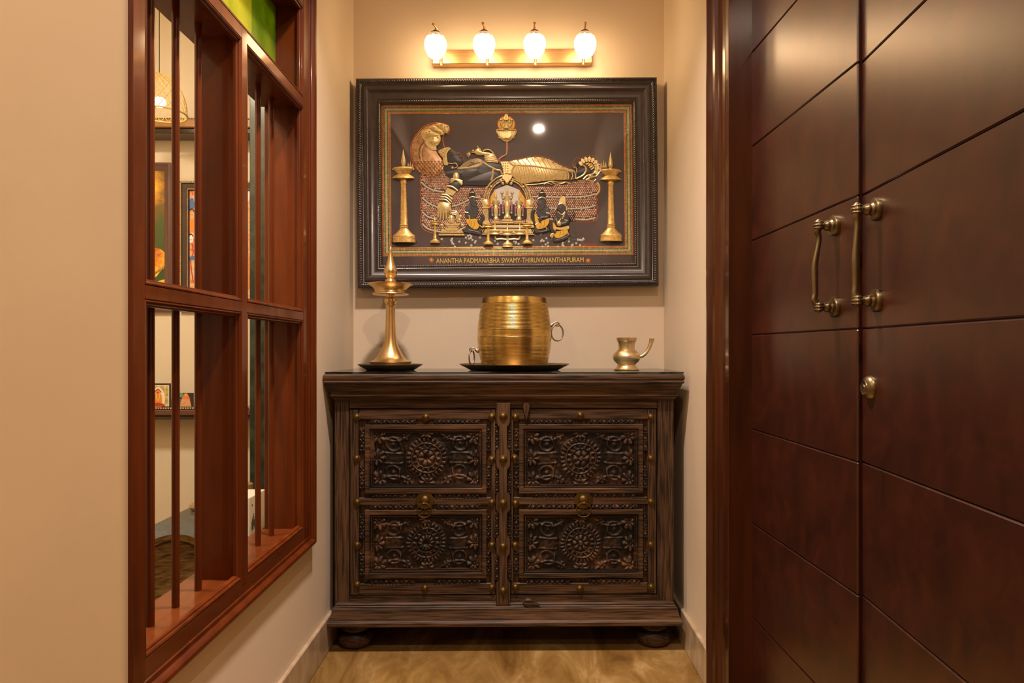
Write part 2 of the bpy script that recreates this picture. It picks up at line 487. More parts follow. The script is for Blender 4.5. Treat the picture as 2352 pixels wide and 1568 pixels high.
    def prof(s, pr, cx, y0, h0=0, k=.35, n=10, mat=None):
        """flat-backed turned silhouette: pr = (radius, b) pairs, domed front (needs T)"""
        vs = []; fs = []
        for r, b_ in pr:
            for i in range(n + 1):
                a = PI * i / n
                vs.append((cx + r * math.cos(a), b_, h0 + k * r * math.sin(a) + .2))
        for j in range(len(pr) - 1):
            for i in range(n): fs.append((j * (n + 1) + i, j * (n + 1) + i + 1, (j + 1) * (n + 1) + i + 1, (j + 1) * (n + 1) + i))
        s.add(vs, fs); return s
    def build(s, name, mat=None, parent=None, smooth=True, loc=None, angle=35):
        me = bpy.data.meshes.new(name)
        me.from_pydata(s.v, [], s.f)
        me.validate()
        ms = s.mats if s.mats else [mat]
        for q in ms: me.materials.append(MATS[q])
        if s.mats and len(s.mats) > 1 and len(me.polygons) == len(s.mi): me.polygons.foreach_set('material_index', s.mi)
        bm = bmesh.new(); bm.from_mesh(me)
        bmesh.ops.recalc_face_normals(bm, faces=bm.faces)
        bm.to_mesh(me); bm.free()
        if smooth:
            me.polygons.foreach_set('use_smooth', [True] * len(me.polygons))
            me.set_sharp_from_angle(angle=math.radians(angle))
        if s.wear and len(s.wear) == len(me.vertices):
            at = me.attributes.new('wear', 'FLOAT', 'POINT')
            at.data.foreach_set('value', s.wear)
        o = bpy.data.objects.new(name, me); C.objects.link(o)
        if loc: o.location = loc
        if parent: o.parent = parent
        return o

class RB(MB):
    """relief builder: raised gold pieces get a dark contour line under their edge"""
    def _line(s, fn):
        if s.mats and s.mats[s.cur] in ('gold', 'gold_copper', 'paint_yellow', 'paint_skin', 'gold_deep'):
            k = s.cur; s.mat('relief_line'); fn(); s.cur = k
    def poly(s, pts, h0, h1, bev=0, smooth=0):
        if bev: s._line(lambda: MB.stroke(s, pts, .75, h0=h0, hs=1.0, sm=max(1, smooth), closed=True))
        return MB.poly(s, pts, h0, h1, bev, smooth)
    def stroke(s, pts, r, r2=None, h0=0, hs=.8, sm=4, closed=False):
        if r > .9: s._line(lambda: MB.stroke(s, pts, r + .55, (r2 if r2 is not None else r) + .55, max(0, h0 - .2), .35, sm, closed))
        return MB.stroke(s, pts, r, r2, h0, hs, sm, closed)
    def dome(s, a, b, r, h, h0=0, n=8, ry=None):
        if r > 1.9 and s.mats[s.cur] == 'gold': s._line(lambda: MB.dome(s, a, b, r + .5, h * .45, h0, n, (ry or r) + .5))
        return MB.dome(s, a, b, r, h, h0, n, ry)

def cr(pts, n=6, closed=False):
    pts = [tuple(p) for p in pts]
    m = len(pts)
    if m < 3 and not closed:
        if m == 2:
            return [tuple(pts[0][k] + (pts[1][k] - pts[0][k]) * t / n for k in range(len(pts[0]))) for t in range(n + 1)]
        return pts
    out = []
    rng = range(m) if closed else range(m - 1)
    for i in rng:
        if closed: p0, p1, p2, p3 = pts[(i - 1) % m], pts[i], pts[(i + 1) % m], pts[(i + 2) % m]
        else: p0, p1, p2, p3 = pts[max(i - 1, 0)], pts[i], pts[i + 1], pts[min(i + 2, m - 1)]
        for k in range(n):
            t = k / n
            out.append(tuple(.5 * ((2 * b) + (-a + c) * t + (2 * a - 5 * b + 4 * c - d) * t * t + (-a + 3 * b - 3 * c + d) * t ** 3)
                             for a, b, c, d in zip(p0, p1, p2, p3)))
    if not closed: out.append(pts[-1])
    return out

def thing(name, label, cat, loc=(0, 0, 0), rot=(0, 0, 0), group=None):
    o = bpy.data.objects.new(name, None); C.objects.link(o)
    o.empty_display_size = .05
    o.location = loc; o.rotation_euler = rot
    o['label'] = label; o['category'] = cat
    if group: o['group'] = group
    return o
def tag(o, label, cat, group=None):
    o['label'] = label; o['category'] = cat
    if group: o['group'] = group
    return o
def struct(o, label=None):
    o['kind'] = 'structure'
    if label: o['label'] = label
    return o
def dup(src, parent, loc, rot=None, label=None):
    o = src.copy(); C.objects.link(o); o.parent = parent; o.location = loc
    if rot: o.rotation_euler = rot
    return o
def rect_sweep(mb, x0, x1, y0, y1, prof, back=True):
    """profile of (outset, z) carried round a rectangle in plan; closed top and bottom"""
    n = len(prof); vs = []; fs = []
    for o_, z in prof:
        yb = y1 + (o_ if back else 0)
        vs += [(x0 - o_, y0 - o_, z), (x1 + o_, y0 - o_, z), (x1 + o_, yb, z), (x0 - o_, yb, z)]
    for j in range(n - 1):
        for i in range(4): fs.append((j * 4 + i, j * 4 + (i + 1) % 4, (j + 1) * 4 + (i + 1) % 4, (j + 1) * 4 + i))
    fs.append((3, 2, 1, 0)); e = (n - 1) * 4; fs.append((e, e + 1, e + 2, e + 3))
    mb.add(vs, fs)
def frame_sweep(mb, a0, a1, b0, b1, prof, T):
    """mitred frame: profile of (inset, proud) round the rectangle a0..a1, b0..b1; T(a, b, h) -> xyz"""
    n = len(prof); vs = []; fs = []
    for d, h in prof:
        vs += [T(a0 + d, b0 + d, h), T(a1 - d, b0 + d, h), T(a1 - d, b1 - d, h), T(a0 + d, b1 - d, h)]
    for j in range(n - 1):
        for i in range(4): fs.append((j * 4 + i, j * 4 + (i + 1) % 4, (j + 1) * 4 + (i + 1) % 4, (j + 1) * 4 + i))
    mb.add(vs, fs)
# ------------------------------------------------------------------ room shell
YB = 2.64
XL = P(812, 0, YB).x
XR = P(1525, 0, YB).x
ZC = 2.70
WT = .12
WY0, WY1, WZ0, WZ1 = 1.135, 2.075, .415, 2.055      # lattice opening in the left wall
YC = 1.12                                            # corner where the passage widens to the left
XD0 = -2.6
# floor
fl = MB().box(XD0 - .1, 1.0, -2.1, 3.4, -.06, 0).build('floor', 'marble', smooth=False); struct(fl)
ce = MB().box(XD0 - .1, 1.0, -2.1, 3.4, ZC, ZC + .06).build('ceiling', 'paint_ceiling', smooth=False); struct(ce)
b_ = MB().box(XL - WT, .9, YB, YB + .12, 0, ZC); struct(b_.build('wall_back', 'paint', smooth=False))
# left wall with the opening
lw = MB()
lw.box(XL - WT, XL, WY1, YB, 0, ZC)
lw.box(XL - WT, XL, YC + .002, WY1, 0, WZ0)
lw.box(XL - WT, XL, YC + .002, WY1, WZ1, ZC)
struct(lw.build('wall_left', 'paint', smooth=False))
# wall facing the camera, left of the lattice, with a softly rounded corner
pts = [(XD0, YC), (XL - .012, YC)] + [(XL - .012 + .012 * math.sin(t * PI / 10), YC + .012 - .012 * math.cos(t * PI / 10)) for t in range(1, 6)] + [(XL, YC + .014), (XD0, YC + .014)]
fw = MB()
n = len(pts)
fw.add([(p[0], p[1], 0) for p in pts] + [(p[0], p[1], ZC) for p in pts], [(i, (i + 1) % n, n + (i + 1) % n, n + i) for i in range(n)] + [tuple(range(n)), tuple(range(n, 2 * n))])
fw.box(XD0, XL - WT + .0, YC + .014, YC + WT, 0, ZC)
struct(fw.build('wall_front_left', 'paint'))
# right wall beyond the door, above the door
XDJ = P(1666, 800, 1.825).x
rw = MB()
rw.box(XR, XR + .1, 1.95, YB, 0, ZC)
rw.box(XR + .02, XR + .16, -2.0, 1.95, 2.16, ZC)
rw.box(XR + .045, XR + .16, -2.0, .60, 0, 2.16)
struct(rw.build('wall_right', 'paint', smooth=False))
struct(MB().box(XD0 - .06, 1.0, -2.06, -2.0, 0, ZC).build('wall_rear', 'paint', smooth=False))
struct(MB().box(XD0 - .06, XD0, -2.0, YC, 0, ZC).build('wall_far_left', 'paint', smooth=False))
# the prayer room behind the lattice
RYB = 3.2
struct(MB().box(XD0 - .06, XL - WT, RYB, RYB + .06, 0, ZC).build('wall_room_back', 'paint_room', smooth=False))
struct(MB().box(XD0 - .06, XD0, YC, RYB, 0, ZC).build('wall_room_left', 'paint_room', smooth=False))
struct(MB().box(XL - WT, XL - WT + .06, YB + .12, RYB + .06, 0, ZC).build('wall_room_right', 'paint_room', smooth=False))

# skirting: stone strips with an eased top edge
def skirt(name, x0, x1, y0, y1):
    mb = MB()
    hgt = .115
    mb.box(x0, x1, y0, y1, 0, hgt, .003)
    o = mb.build(name, 'skirting'); struct(o); return o
skirt('baseboard_left', XL, XL + .013, YC + .002, YB)
skirt('baseboard_right', XR - .013, XR, 1.965, YB)
skirt('baseboard_back', XL + .013, XR - .013, YB - .013, YB)

# ------------------------------------------------------------------ lattice window
win = bpy.data.objects.new('window_1', None); C.objects.link(win); struct(win)
win['label'] = 'dark red wooden lattice window with vertical rods and green glass transom'
XF = XL + .006          # corridor face of the boards
XK = XL - .120          # room face
def part(name, mat, fn, parent=win, **kw):
    mb = MB(); fn(mb); return mb.build(name, mat, parent, **kw)
part('side_post', 'mahogany', lambda m: m.box(XK, XF + .001, 1.128, 1.166, 0.33, ZC - .3, .002))
part('side_post', 'mahogany', lambda m: m.box(XL - .109, XF, 2.014, 2.066, .43, 2.045, .002))
part('mullion', 'mahogany', lambda m: m.box(XL - .093, XF, 1.569, 1.600, .45, 1.735, .002))
for nm, z0, z1 in (('transom_rail', 1.705, 1.735), ('middle_rail', 1.0785, 1.104), ('head_rail', 2.000, 2.045)):
    part(nm, 'mahogany', lambda m: m.box(XK + .001, XF - .0005, 1.166, 2.014, z0, z1, .002))
part('sill', 'mahogany_sill', lambda m: m.box(XK - .004, XF - .0005, 1.166, 2.014, .425, .468, .002))
# inner bead mouldings round every bay
TX = lambda a, b, h: (XF + h, a, b)
bead = [(-.0005, -.003), (.0008, -.0005), (.003, .0004), (.0055, -.0008), (.0068, -.003), (.0070, -.0048), (.0085, -.0052), (.0105, -.0075), (.0112, -.011), (.0112, -.016), (-.0005, -.016)]
for (y0, y1, zz) in ((1.166, 1.569, ((.468, 1.0785), (1.104, 1.705))), (1.600, 2.014, ((.468, 1.0785), (1.104, 1.705))), (1.166, 2.014, ((1.735, 2.000),))):
    for (z0, z1) in zz:
        mb = MB(); frame_sweep(mb, y0, y1, z0, z1, bead, TX); mb.build('bay_moulding', 'mahogany', win)
# outer architrave: a flat and a roll, along the bottom, far side and top
TO = lambda a, b, h: (XL + h, a, b)
arch = [(0, 0), (0, .010), (.003, .017), (.009, .0215), (.016, .0205), (.021, .015), (.023, .009), (.026, .0085), (.032, .0085), (.034, .005)]
mb = MB()
n = len(arch)
ya, yb2, za, zb = 1.14, 2.100, .398, 2.082
vs = []; fs = []
for d, h in arch:
    vs += [TO(ya, za + d, h), TO(yb2 - d, za + d, h), TO(yb2 - d, zb - d, h), TO(ya, zb - d, h)]
for j in range(n - 1):
    for i in range(3): fs.append((j * 4 + i, j * 4 + i + 1, (j + 1) * 4 + i + 1, (j + 1) * 4 + i))
mb.add(vs, fs)
mb.build('architrave', 'mahogany', win)
rod_y = (1.307, 1.402, 1.4995, 1.74, 1.839, 1.938)
XRD = -.7035
for y in rod_y:
    for z0, z1 in ((.468, 1.0785), (1.104, 1.705)):
        part('rod', 'mahogany', lambda m: m.lathe([(.0076, 0), (.0076, z1 - z0)], (0, 0, 0), 20), loc=(XRD, y, z0))
for (y0, y1, gm) in ((1.166, 1.8365, 'olive_glass'), (1.838, 2.014, 'green_glass')):
    part('glass_pane', gm, lambda m: m.box(-.724, -.719, y0, y1, 1.735, 2.000))

# ------------------------------------------------------------------ door frame and the two door leaves
# architrave on the right wall: mouldings run vertically
A0 = Vector((P(1624, 800, 1.956).x, 1.956)); A1 = Vector((P(1666, 800, 1.825).x, 1.825))
def archi():
    d = (A1 - A0); L = d.length; t = d / L; nrm = Vector((-1, -0.1)).normalized()
    pr = [(0, -.03), (0, 0), (.06, .006), (.15, .008), (.22, .002), (.26, -.003), (.34, -.003), (.38, .004), (.50, .009), (.60, .008), (.64, .001), (.70, -.001), (.73, .003), (.78, .0), (.82, .003), (.86, .0), (.9, .002), (1, .001), (1, -.03)]
    pts = []
    for s_, h in pr:
        p = A0 + t * (s_ * L) + nrm * h
        pts.append((p.x, p.y))
    pts.append((XR + .06, A1.y)); pts.append((XR + .06, A0.y))
    return pts
pts = archi(); n = len(pts)
mb = MB()
mb.add([(p[0], p[1], 0) for p in pts] + [(p[0], p[1], 2.16) for p in pts], [(i, (i + 1) % n, n + (i + 1) % n, n + i) for i in range(n)] + [tuple(range(n)), tuple(range(n, 2 * n))])
struct(mb.build('trim_1', 'frame_wood', angle=20), 'dark red moulded door architrave beside the white wall')
j0 = P(1666, 800, 1.823).x
mb = MB().box(j0, XR + .16, 1.795, 1.8245, 0, 2.16, .001)
struct(mb.build('trim_2', 'frame_wood', smooth=False), 'dark red door jamb between architrave and door leaf')
mb = MB().box(XR - .01, XR + .16, -.6, 1.823, 2.10, 2.16, .001)
struct(mb.build('trim_3', 'frame_wood', smooth=False))

def leaf(name, pa, pb, zmax, label, parts):
    """door leaf between plan points pa (far) and pb (near); boards split by V grooves every 0.25 m"""
    root = bpy.data.objects.new(name, None); C.objects.link(root); struct(root)
    root['label'] = label
    d = Vector((pb[0] - pa[0], pb[1] - pa[1])); L = d.length
    ang = math.atan2(d.y, d.x)
    # local: +x along the leaf (far -> near), +y = away from the corridor face
    root.location = (pa[0], pa[1], 0)
    root.rotation_euler = (0, 0, ang)
    sgn = 1
    core = MB().box(0, L, .006, .038, .006, zmax).build('core', 'door_core', root, smooth=False)
    g0 = 1.032
    zs = [g0 + .2485 * k for k in range(-4, 6)]
    zs = [.006] + [z for z in zs if .02 < z < zmax - .02] + [zmax]
    for a, b in zip(zs[:-1], zs[1:]):
        e = .0007
        m = MB().box(0, L, 0, .0075, a + (e if a > .01 else 0), b - (e if b < zmax else 0), .0024)
        m.build('panel', 'door_wood', root)
    return root, L, ang
DL0 = P(1719, 800, 1.822); DL1 = P(1969.0, 800, 1.2666)
DR0 = P(1970.8, 800, 1.284); DR1 = P(2352, 800, .813)
leafL, LL, angL = leaf('door_1', DL0, DL1, 2.10, 'far leaf of the dark red double door', None)
DRE = DR1 + (DR1 - DR0) * .35
leafR, LR, angR = leaf('door_2', DR0, DRE, 2.10, 'near leaf of the dark red double door', None)

def local(root, ang, p):
    v = Vector((p[0] - root.location.x, p[1] - root.location.y))
    c, s = math.cos(-ang), math.sin(-ang)
    return Vector((v.x * c - v.y * s, v.x * s + v.y * c, p[2]))
def hit(root, ang, px, py, off=0.0):
    """pixel -> local point on the leaf's face (local y = -off)"""
    a = P(px, py, 1.0) - Vector((0, 0, H))
    # local ray
    o = local(root, ang, (0, 0, H)); q = local(root, ang, (a.x, a.y, H + a.z))
    dirv = q - o
    t = (-off - o.y) / dirv.y
    return o + dirv * t

def pull_handle(root, ang, pt, pb, pgt, pgb, off, bow, label):
    """pt/pb: rosette centres (px), pgt/pgb: grip ends (px)"""
    rt = hit(root, ang, *pt); rb = hit(root, ang, *pb)
    gt = hit(root, ang, *pgt, off); gb = hit(root, ang, *pgb, off)
    hmb = thing('x', '', '') if False else None
    rx = (rt.x + rb.x) / 2
    zt, zb = rt.z, rb.z
    e = bpy.data.objects.new('pull_handle', None); C.objects.link(e); e.parent = root
    e['label'] = label
    gx = (gt.x + gb.x) / 2
    for z in (zt, zb):
        m = MB()
        def T(a, b, h): return (rx + a, -h, z + b)
        m.T = None
        prof = [(.0205, 0), (.0205, .006), (.019, .0085), (.012, .010), (.0095, .013), (.0105, .016), (.0105, .019), (.0085, .022), (.0075, .025), (.0085, off - .002)]
        vs = []; n = 28
        for r, h in prof:
            for i in range(n): vs.append((rx + r * math.cos(2 * PI * i / n) + (gx - rx) * 0, -h, z + r * math.sin(2 * PI * i / n)))
        fs = [(j * n + i, j * n + (i + 1) % n, (j + 1) * n + (i + 1) % n, (j + 1) * n + i) for j in range(len(prof) - 1) for i in range(n)]
        fs.append(tuple(range(n))); fs.append(tuple((len(prof) - 1) * n + i for i in range(n)))
        m.add(vs, fs)
        m.build('rosette', 'handle_brass', e)
    m = MB()
    zc = (zt + zb) / 2; hl = (zt - zb) / 2
    ctrl = [(rx, -off, zt + .012), (rx, -off, zt), (rx, -off - bow * .3, zt - .012), (rx, -off + bow * .1, zt - hl * .35), (rx, -off - bow * .9, zc + hl * .1), (rx, -off - bow * 1.0, zc - hl * .2), (rx, -off - bow * .9, zb + hl * .35),
            (rx, -off - bow * 1.1, zb + .014), (rx, -off, zb), (rx, -off, zb - .010)]
    rad = [.004, .0085, .0068, .0050, .0062, .0067, .0059, .0066, .0085, .004]
    cc = cr([c + (r,) for c, r in zip(ctrl, rad)], 7)
    m.tube([c[:3] for c in cc], [c[3] for c in cc], 14, up=(0, 1, 0), sq=.8)
    for z in (zt, zb):
        m.lathe([(.001, -.011), (.006, -.0095), (.0092, -.005), (.0100, 0), (.0092, .005), (.006, .0095), (.001, .011)], (rx, -off, z), 18)
        for k in (-1, 0, 1):
            m.torus((rx, -off, z + .0055 * k), .0094 - abs(k) * .0008, .0017, 'z', 24, 8)
    m.build('grip', 'handle_brass', e)
    return e
pull_handle(leafL, angL, (1921, 517), (1917, 705), (1880, 520), (1880, 710), .034, .008, 'brass bow-shaped pull handle')
pull_handle(leafR, angR, (2016, 480), (2015, 690), (1967, 480), (1967, 700), .035, .003, 'straight brass pull handle')
# deadlock cylinder
c = hit(leafR, angR, 1999, 890)
mb = MB()
n = 32
prof = [(.0225, 0), (.0225, .002), (.019, .008), (.0135, .011), (.013, .0125), (.0122, .0122), (.006, .0122), (.0055, .0135), (.0, .0135)]
vs = []
for r, h in prof:
    for i in range(n): vs.append((r * math.cos(2 * PI * i / n), -h, r * math.sin(2 * PI * i / n)))
mb.add(vs, [(j * n + i, j * n + (i + 1) % n, (j + 1) * n + (i + 1) % n, (j + 1) * n + i) for j in range(len(prof) - 1) for i in range(n)])
lock = mb.build('door_lock', 'handle_brass', leafR, loc=(c.x, 0, c.z)); lock['label'] = 'round brass lock cylinder'
MB().box(-.0009, .0009, -.0142, -.0130, -.004, .004).build('keyhole', 'matte_black', lock, smooth=False)
# ------------------------------------------------------------------ carved cabinet
YFc = 2.262                                     # door face depth
def cx(px): return P(px, 1150, YFc).x
def cz(py): return P(1158, py, YFc).z
CY1 = YB - .016
cab = thing('carved_cabinet', 'dark weathered wooden cabinet with carved doors, brass studs and ring pulls on bun feet', 'cabinet', (0, 0, 0))
TF = lambda y0: (lambda a, b, h: (a, y0 - h, b))
X0, X1 = cx(768), cx(1548)
zb0, zb1 = cz(1392), cz(912)
mb = MB()
mb.box(X0 + .002, X1 - .002, YFc + .026, CY1, zb0, zb1)
mb.build('carcass', 'old_wood_z', cab, smooth=False)
def cbox(name, x0, x1, z0, z1, ya, yb_, mat, par=cab, b=.0025):
    return MB().box(x0, x1, ya, yb_, z0, z1, b).build(name, mat, par)
cbox('stile', cx(768), cx(801.5), zb0, zb1, YFc + .002, YFc + .028, 'old_wood_z')
cbox('stile', cx(1510.5), cx(1548), zb0, zb1, YFc + .002, YFc + .028, 'old_wood_z')
cbox('top_rail', cx(801.5), cx(1510.5), cz(938), zb1, YFc + .003, YFc + .028, 'old_wood_x')
cbox('bottom_rail', cx(801.5), cx(1510.5), zb0, cz(1367), YFc + .003, YFc + .028, 'old_wood_x')
# top slab with moulded cornice
YT = 2.224
tz = lambda py: P(1158, py, YT + .004).z
xt0, xt1 = P(741, 860, YT).x, P(1573, 860, YT).x
mb = MB()
e = .030
prof = [(-.034, tz(921)), (-.024, tz(916)), (-.0225, tz(912)), (-.0185, tz(910.5)), (-.0185, tz(907)), (-.022, tz(905)), (-.021, tz(903)), (-.016, tz(898)), (-.011, tz(890)), (-.0075, tz(884)), (-.0075, tz(881.5)),
        (-.002, tz(880)), (-.0012, tz(876)), (-.0035, tz(873)), (-.0005, tz(871)), (0, tz(866)), (-.001, tz(862)), (-.005, tz(858.5)), (-.009, tz(858))]
rect_sweep(mb, xt0, xt1, YT, YB - .006, prof, back=False)
mb.build('cornice', 'old_wood_x', cab, angle=25)
# base moulding
YBm = 2.228
bz = lambda py: P(1158, py, YBm).z
xb0, xb1 = P(749, 1430, YBm).x, P(1569, 1430, YBm).x
mb = MB()
prof = [(-.006, bz(1441)), (0, bz(1438)), (0, bz(1431)), (-.003, bz(1428)), (-.006, bz(1426)), (-.0065, bz(1424)), (-.010, bz(1418)), (-.013, bz(1410)), (-.0145, bz(1404)), (-.0145, bz(1402)), (-.020, bz(1400)), (-.0205, bz(1398)), (-.023, bz(1396)), (-.0225, bz(1393)), (-.026, bz(1391)), (-.031, bz(1389.5)), (-.036, bz(1389))]
rect_sweep(mb, xb0, xb1, YBm, CY1, prof, back=False)
mb.build('base_moulding', 'old_wood_x', cab, angle=25)
zf = bz(1440)
foot = None
for (fx, fy) in ((xb0 + .078, YBm + .082), (xb1 - .082, YBm + .082), (xb0 + .078, CY1 - .08), (xb1 - .082, CY1 - .08)):
    m = MB().lathe([(.030, 0), (.045, .004), (.056, .015), (.059, .028), (.055, .042), (.043, .052), (.040, .055), (.046, .058), (.046, zf)], (0, 0, 0), 36)
    m.build('bun_foot', 'old_wood_x', cab, loc=(fx, fy, 0))

# carving height field -----------------------------------------------------------
def ring(r, r0, wd): return np.exp(-((r - r0) / wd) ** 2)
def flower(X, Y, x0, y0, R, n, ph=0):
    dx, dy = X - x0, Y - y0
    r = np.hypot(dx, dy) / R; t = np.arctan2(dy, dx) + ph
    pet = np.abs(np.cos(n * t / 2)) ** .6
    edge = .55 + .45 * pet
    body = np.clip((edge - r) * 6, 0, 1) * (1 - .55 * np.clip(.25 - np.abs(r - .25), 0, 1)) * (.45 + .55 * pet)
    boss = np.clip(1 - (r / .26) ** 2, 0, 1)
    hole = np.clip(1 - (r / .12) ** 2, 0, 1)
    return np.maximum(body * (r > .22), boss * .9) - hole * .25
def carve(wm, hm, nx, seed, variant):
    rs = np.random.RandomState(seed)
    ny = int(nx * hm / wm)
    ax = wm / hm
    X, Y = np.meshgrid(np.linspace(-ax, ax, nx), np.linspace(-1, 1, ny))
    X = X + .02 * np.sin(5 * Y + seed); Y = Y + .02 * np.sin(4 * X + seed * 2)
    r = np.hypot(X, Y); t = np.arctan2(Y, X)
    Z = np.full_like(X, .30)
    # background arms: straight bands to the sides, dished diamonds
    Z += .22 * (np.abs(Y) < .2) * (np.abs(X) > .9) * (np.abs(X) < 1.62)
    Z += .35 * ring(np.abs(Y), .21, .028) * (np.abs(X) > .95) * (np.abs(X) < 1.68)
    # diagonal leaf arms
    for sx in (-1, 1):
        for sy in (-1, 1):
            U, V = X * sx, Y * sy
            # arc from (0.65,.95) bowing to (1.6,.75)
            d = np.hypot(U - 1.25, V - 1.55)
            Z += .40 * ring(d, .86, .035) * (U > .55) * (U < 1.8)
            d = np.hypot(U - 1.32, V - .56)
            Z += .38 * ring(d, .27, .04) - .12 * np.exp(-(d / .18) ** 2) + .45 * np.exp(-(d / .08) ** 2)
            Z -= .20 * np.exp(-(((U - .98) / .10) ** 2 + ((V - .36) / .22) ** 2))
            Z += .30 * ring(np.abs(U - .98 - .25 * (V - .3)), .0, .035) * (V > .15) * (V < .85)
            F_ = flower(X, Y, sx * (ax - .16), sy * .84, .36, 7, .4 * sx)
            Z = np.maximum(Z, F_ * .95)
            F_ = flower(X, Y, sx * .80, sy * .86, .19, 5)
            Z = np.maximum(Z, F_ * .65)
    for sx in (-1, 1):
        Z = np.maximum(Z, flower(X, Y, sx * (ax - .10), 0, .36, 8) * 1.0)
    for sy in (-1, 1):
        Z = np.maximum(Z, flower(X, Y, 0, sy * .98, .34, 8) * .95)
    # great rosette
    disc = np.clip((.86 - r) * 14, 0, 1)
    D = np.full_like(X, .34)
    D += .42 * ring(r, .84, .025)
    nb = 26 + 2 * variant
    bl = (np.cos(nb * t) > -.25)
    D += .34 * bl * (r > .64) * (r < .79)
    D += .45 * ring(r, .585, .026)
    nb2 = 14 + variant
    D += .36 * (np.cos(nb2 * t + .5) > (r - .46) * 12) * (r > .42) * (r < .54)
    D += .40 * ring(r, .385, .022)
    npet = (7, 6, 12, 8)[variant]
    pet = np.abs(np.cos(npet * t / 2)) ** .5
    D = np.where(r < .36, .18 + .75 * pet * np.clip(1 - ((r - .21) / .15) ** 2, 0, 1), D)
    D = np.where(r < .09, (.15 if variant in (0, 2) else 1.0), D)
    D = D + .08 * (1 - np.clip(r / .8, 0, 1))
    Z = Z * (1 - disc) + D * disc
    # dark notches beside the rosette
    for sx in (-1, 1):
        Z -= .28 * np.exp(-(((X * sx - .93) / .07) ** 2 + ((np.abs(Y) - .12) / .16) ** 2))
    nz = rs.rand(ny // 5 + 2, nx // 5 + 2)
    yi = np.linspace(0, nz.shape[0] - 1.01, ny); xi = np.linspace(0, nz.shape[1] - 1.01, nx)
    y0 = yi.astype(int); x0 = xi.astype(int); fy = (yi - y0)[:, None]; fx = (xi - x0)[None]
    N = (nz[y0][:, x0] * (1 - fy) * (1 - fx) + nz[y0 + 1][:, x0] * fy * (1 - fx) + nz[y0][:, x0 + 1] * (1 - fy) * fx + nz[y0 + 1][:, x0 + 1] * fy * fx)
    Z = np.clip(Z + .16 * (N - .5), 0, 1.1)
    k = (Z[:-2] + Z[1:-1] * 2 + Z[2:]) / 4; Z[1:-1] = k
    k = (Z[:, :-2] + Z[:, 1:-1] * 2 + Z[:, 2:]) / 4; Z[:, 1:-1] = k
    return Z
def height_mesh(name, x0, x1, z0, z1, y0, depth, Z, mat, parent):
    ny, nx = Z.shape
    xs = np.linspace(x0, x1, nx); zs = np.linspace(z0, z1, ny)
    mb = MB()
    v = [(xs[i], y0 - depth * Z[j, i], zs[j]) for j in range(ny) for i in range(nx)]
    f = [(j * nx + i, j * nx + i + 1, (j + 1) * nx + i + 1, (j + 1) * nx + i) for j in range(ny - 1) for i in range(nx - 1)]
    mb.add(v, f)
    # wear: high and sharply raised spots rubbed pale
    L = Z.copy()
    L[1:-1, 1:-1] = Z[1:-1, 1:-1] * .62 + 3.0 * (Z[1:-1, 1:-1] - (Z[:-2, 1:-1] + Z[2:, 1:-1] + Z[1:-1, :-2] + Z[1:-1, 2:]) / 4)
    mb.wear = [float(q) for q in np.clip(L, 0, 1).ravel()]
    return mb.build(name, mat, parent, angle=80)

def strip_field(nx, ny, seed, asp):
    """beads between little leaves"""
    X, Y = np.meshgrid(np.linspace(0, asp, nx), np.linspace(-1, 1, ny))
    per = 3.9
    u = (X % per) - per / 2
    r = np.hypot(u, Y)
    Z = .2 + .8 * np.sqrt(np.clip(1 - (r / .62) ** 2, 0, 1))
    Z += .35 * np.exp(-((r - .86) / .09) ** 2)
    q = np.abs(u)
    Z = np.maximum(Z, (.75 * np.exp(-((np.hypot(q - per / 2 - .1, Y - .9) - .85) / .12) ** 2) + .2) * (q > .95))
    Z = np.maximum(Z, (.75 * np.exp(-((np.hypot(q - per / 2 - .1, Y + .9) - .85) / .12) ** 2) + .2) * (q > .95))
    Z *= np.clip((1.0 - np.abs(Y)) * 6, 0, 1)
    return Z
YR = YFc + .012                                   # recessed ground of the doors
def carved_strip(par, a0, a1, b0, b1, vert=False):
    """image-pixel rectangle"""
    x0, x1 = cx(a0), cx(a1); z0, z1 = cz(b1), cz(b0)
    if vert:
        asp = 2 * (z1 - z0) / (x1 - x0)
        Z = strip_field(max(20, int(asp * 6)), 13, 1, asp).T
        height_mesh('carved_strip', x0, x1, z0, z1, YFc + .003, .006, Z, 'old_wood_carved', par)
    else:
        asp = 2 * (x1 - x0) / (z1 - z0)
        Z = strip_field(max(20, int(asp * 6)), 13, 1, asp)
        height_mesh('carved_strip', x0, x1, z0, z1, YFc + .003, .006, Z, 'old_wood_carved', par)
stud_me = None
def stud(par, px, py, r=.0098, y=None):
    global stud_me
    y = YFc if y is None else y
    x, z = cx(px), cz(py)
    if stud_me is None:
        m = MB(lambda a, b, h: (a, -h, b))
        n = 20; prof = [(1.35, 0), (1.35, .12), (1.08, .22), (1.0, .25), (.96, .52), (.72, .86), (.34, 1.02), (.30, 1.12), (.12, 1.2), (0.01, 1.2)]
        vs = [(r_ * math.cos(2 * PI * i / n), r_ * math.sin(2 * PI * i / n), h * .75) for r_, h in prof for i in range(n)]
        m.add(vs, [(j * n + i, j * n + (i + 1) % n, (j + 1) * n + (i + 1) % n, (j + 1) * n + i) for j in range(len(prof) - 1) for i in range(n)])
        o = m.build('stud', 'old_brass', par); stud_me = o.data
    else:
        o = bpy.data.objects.new('stud', stud_me); C.objects.link(o); o.parent = par
    o.location = (x, y, z); o.scale = (r, r, r)
    o.rotation_euler = (0, random.uniform(0, 6), 0)
    return o

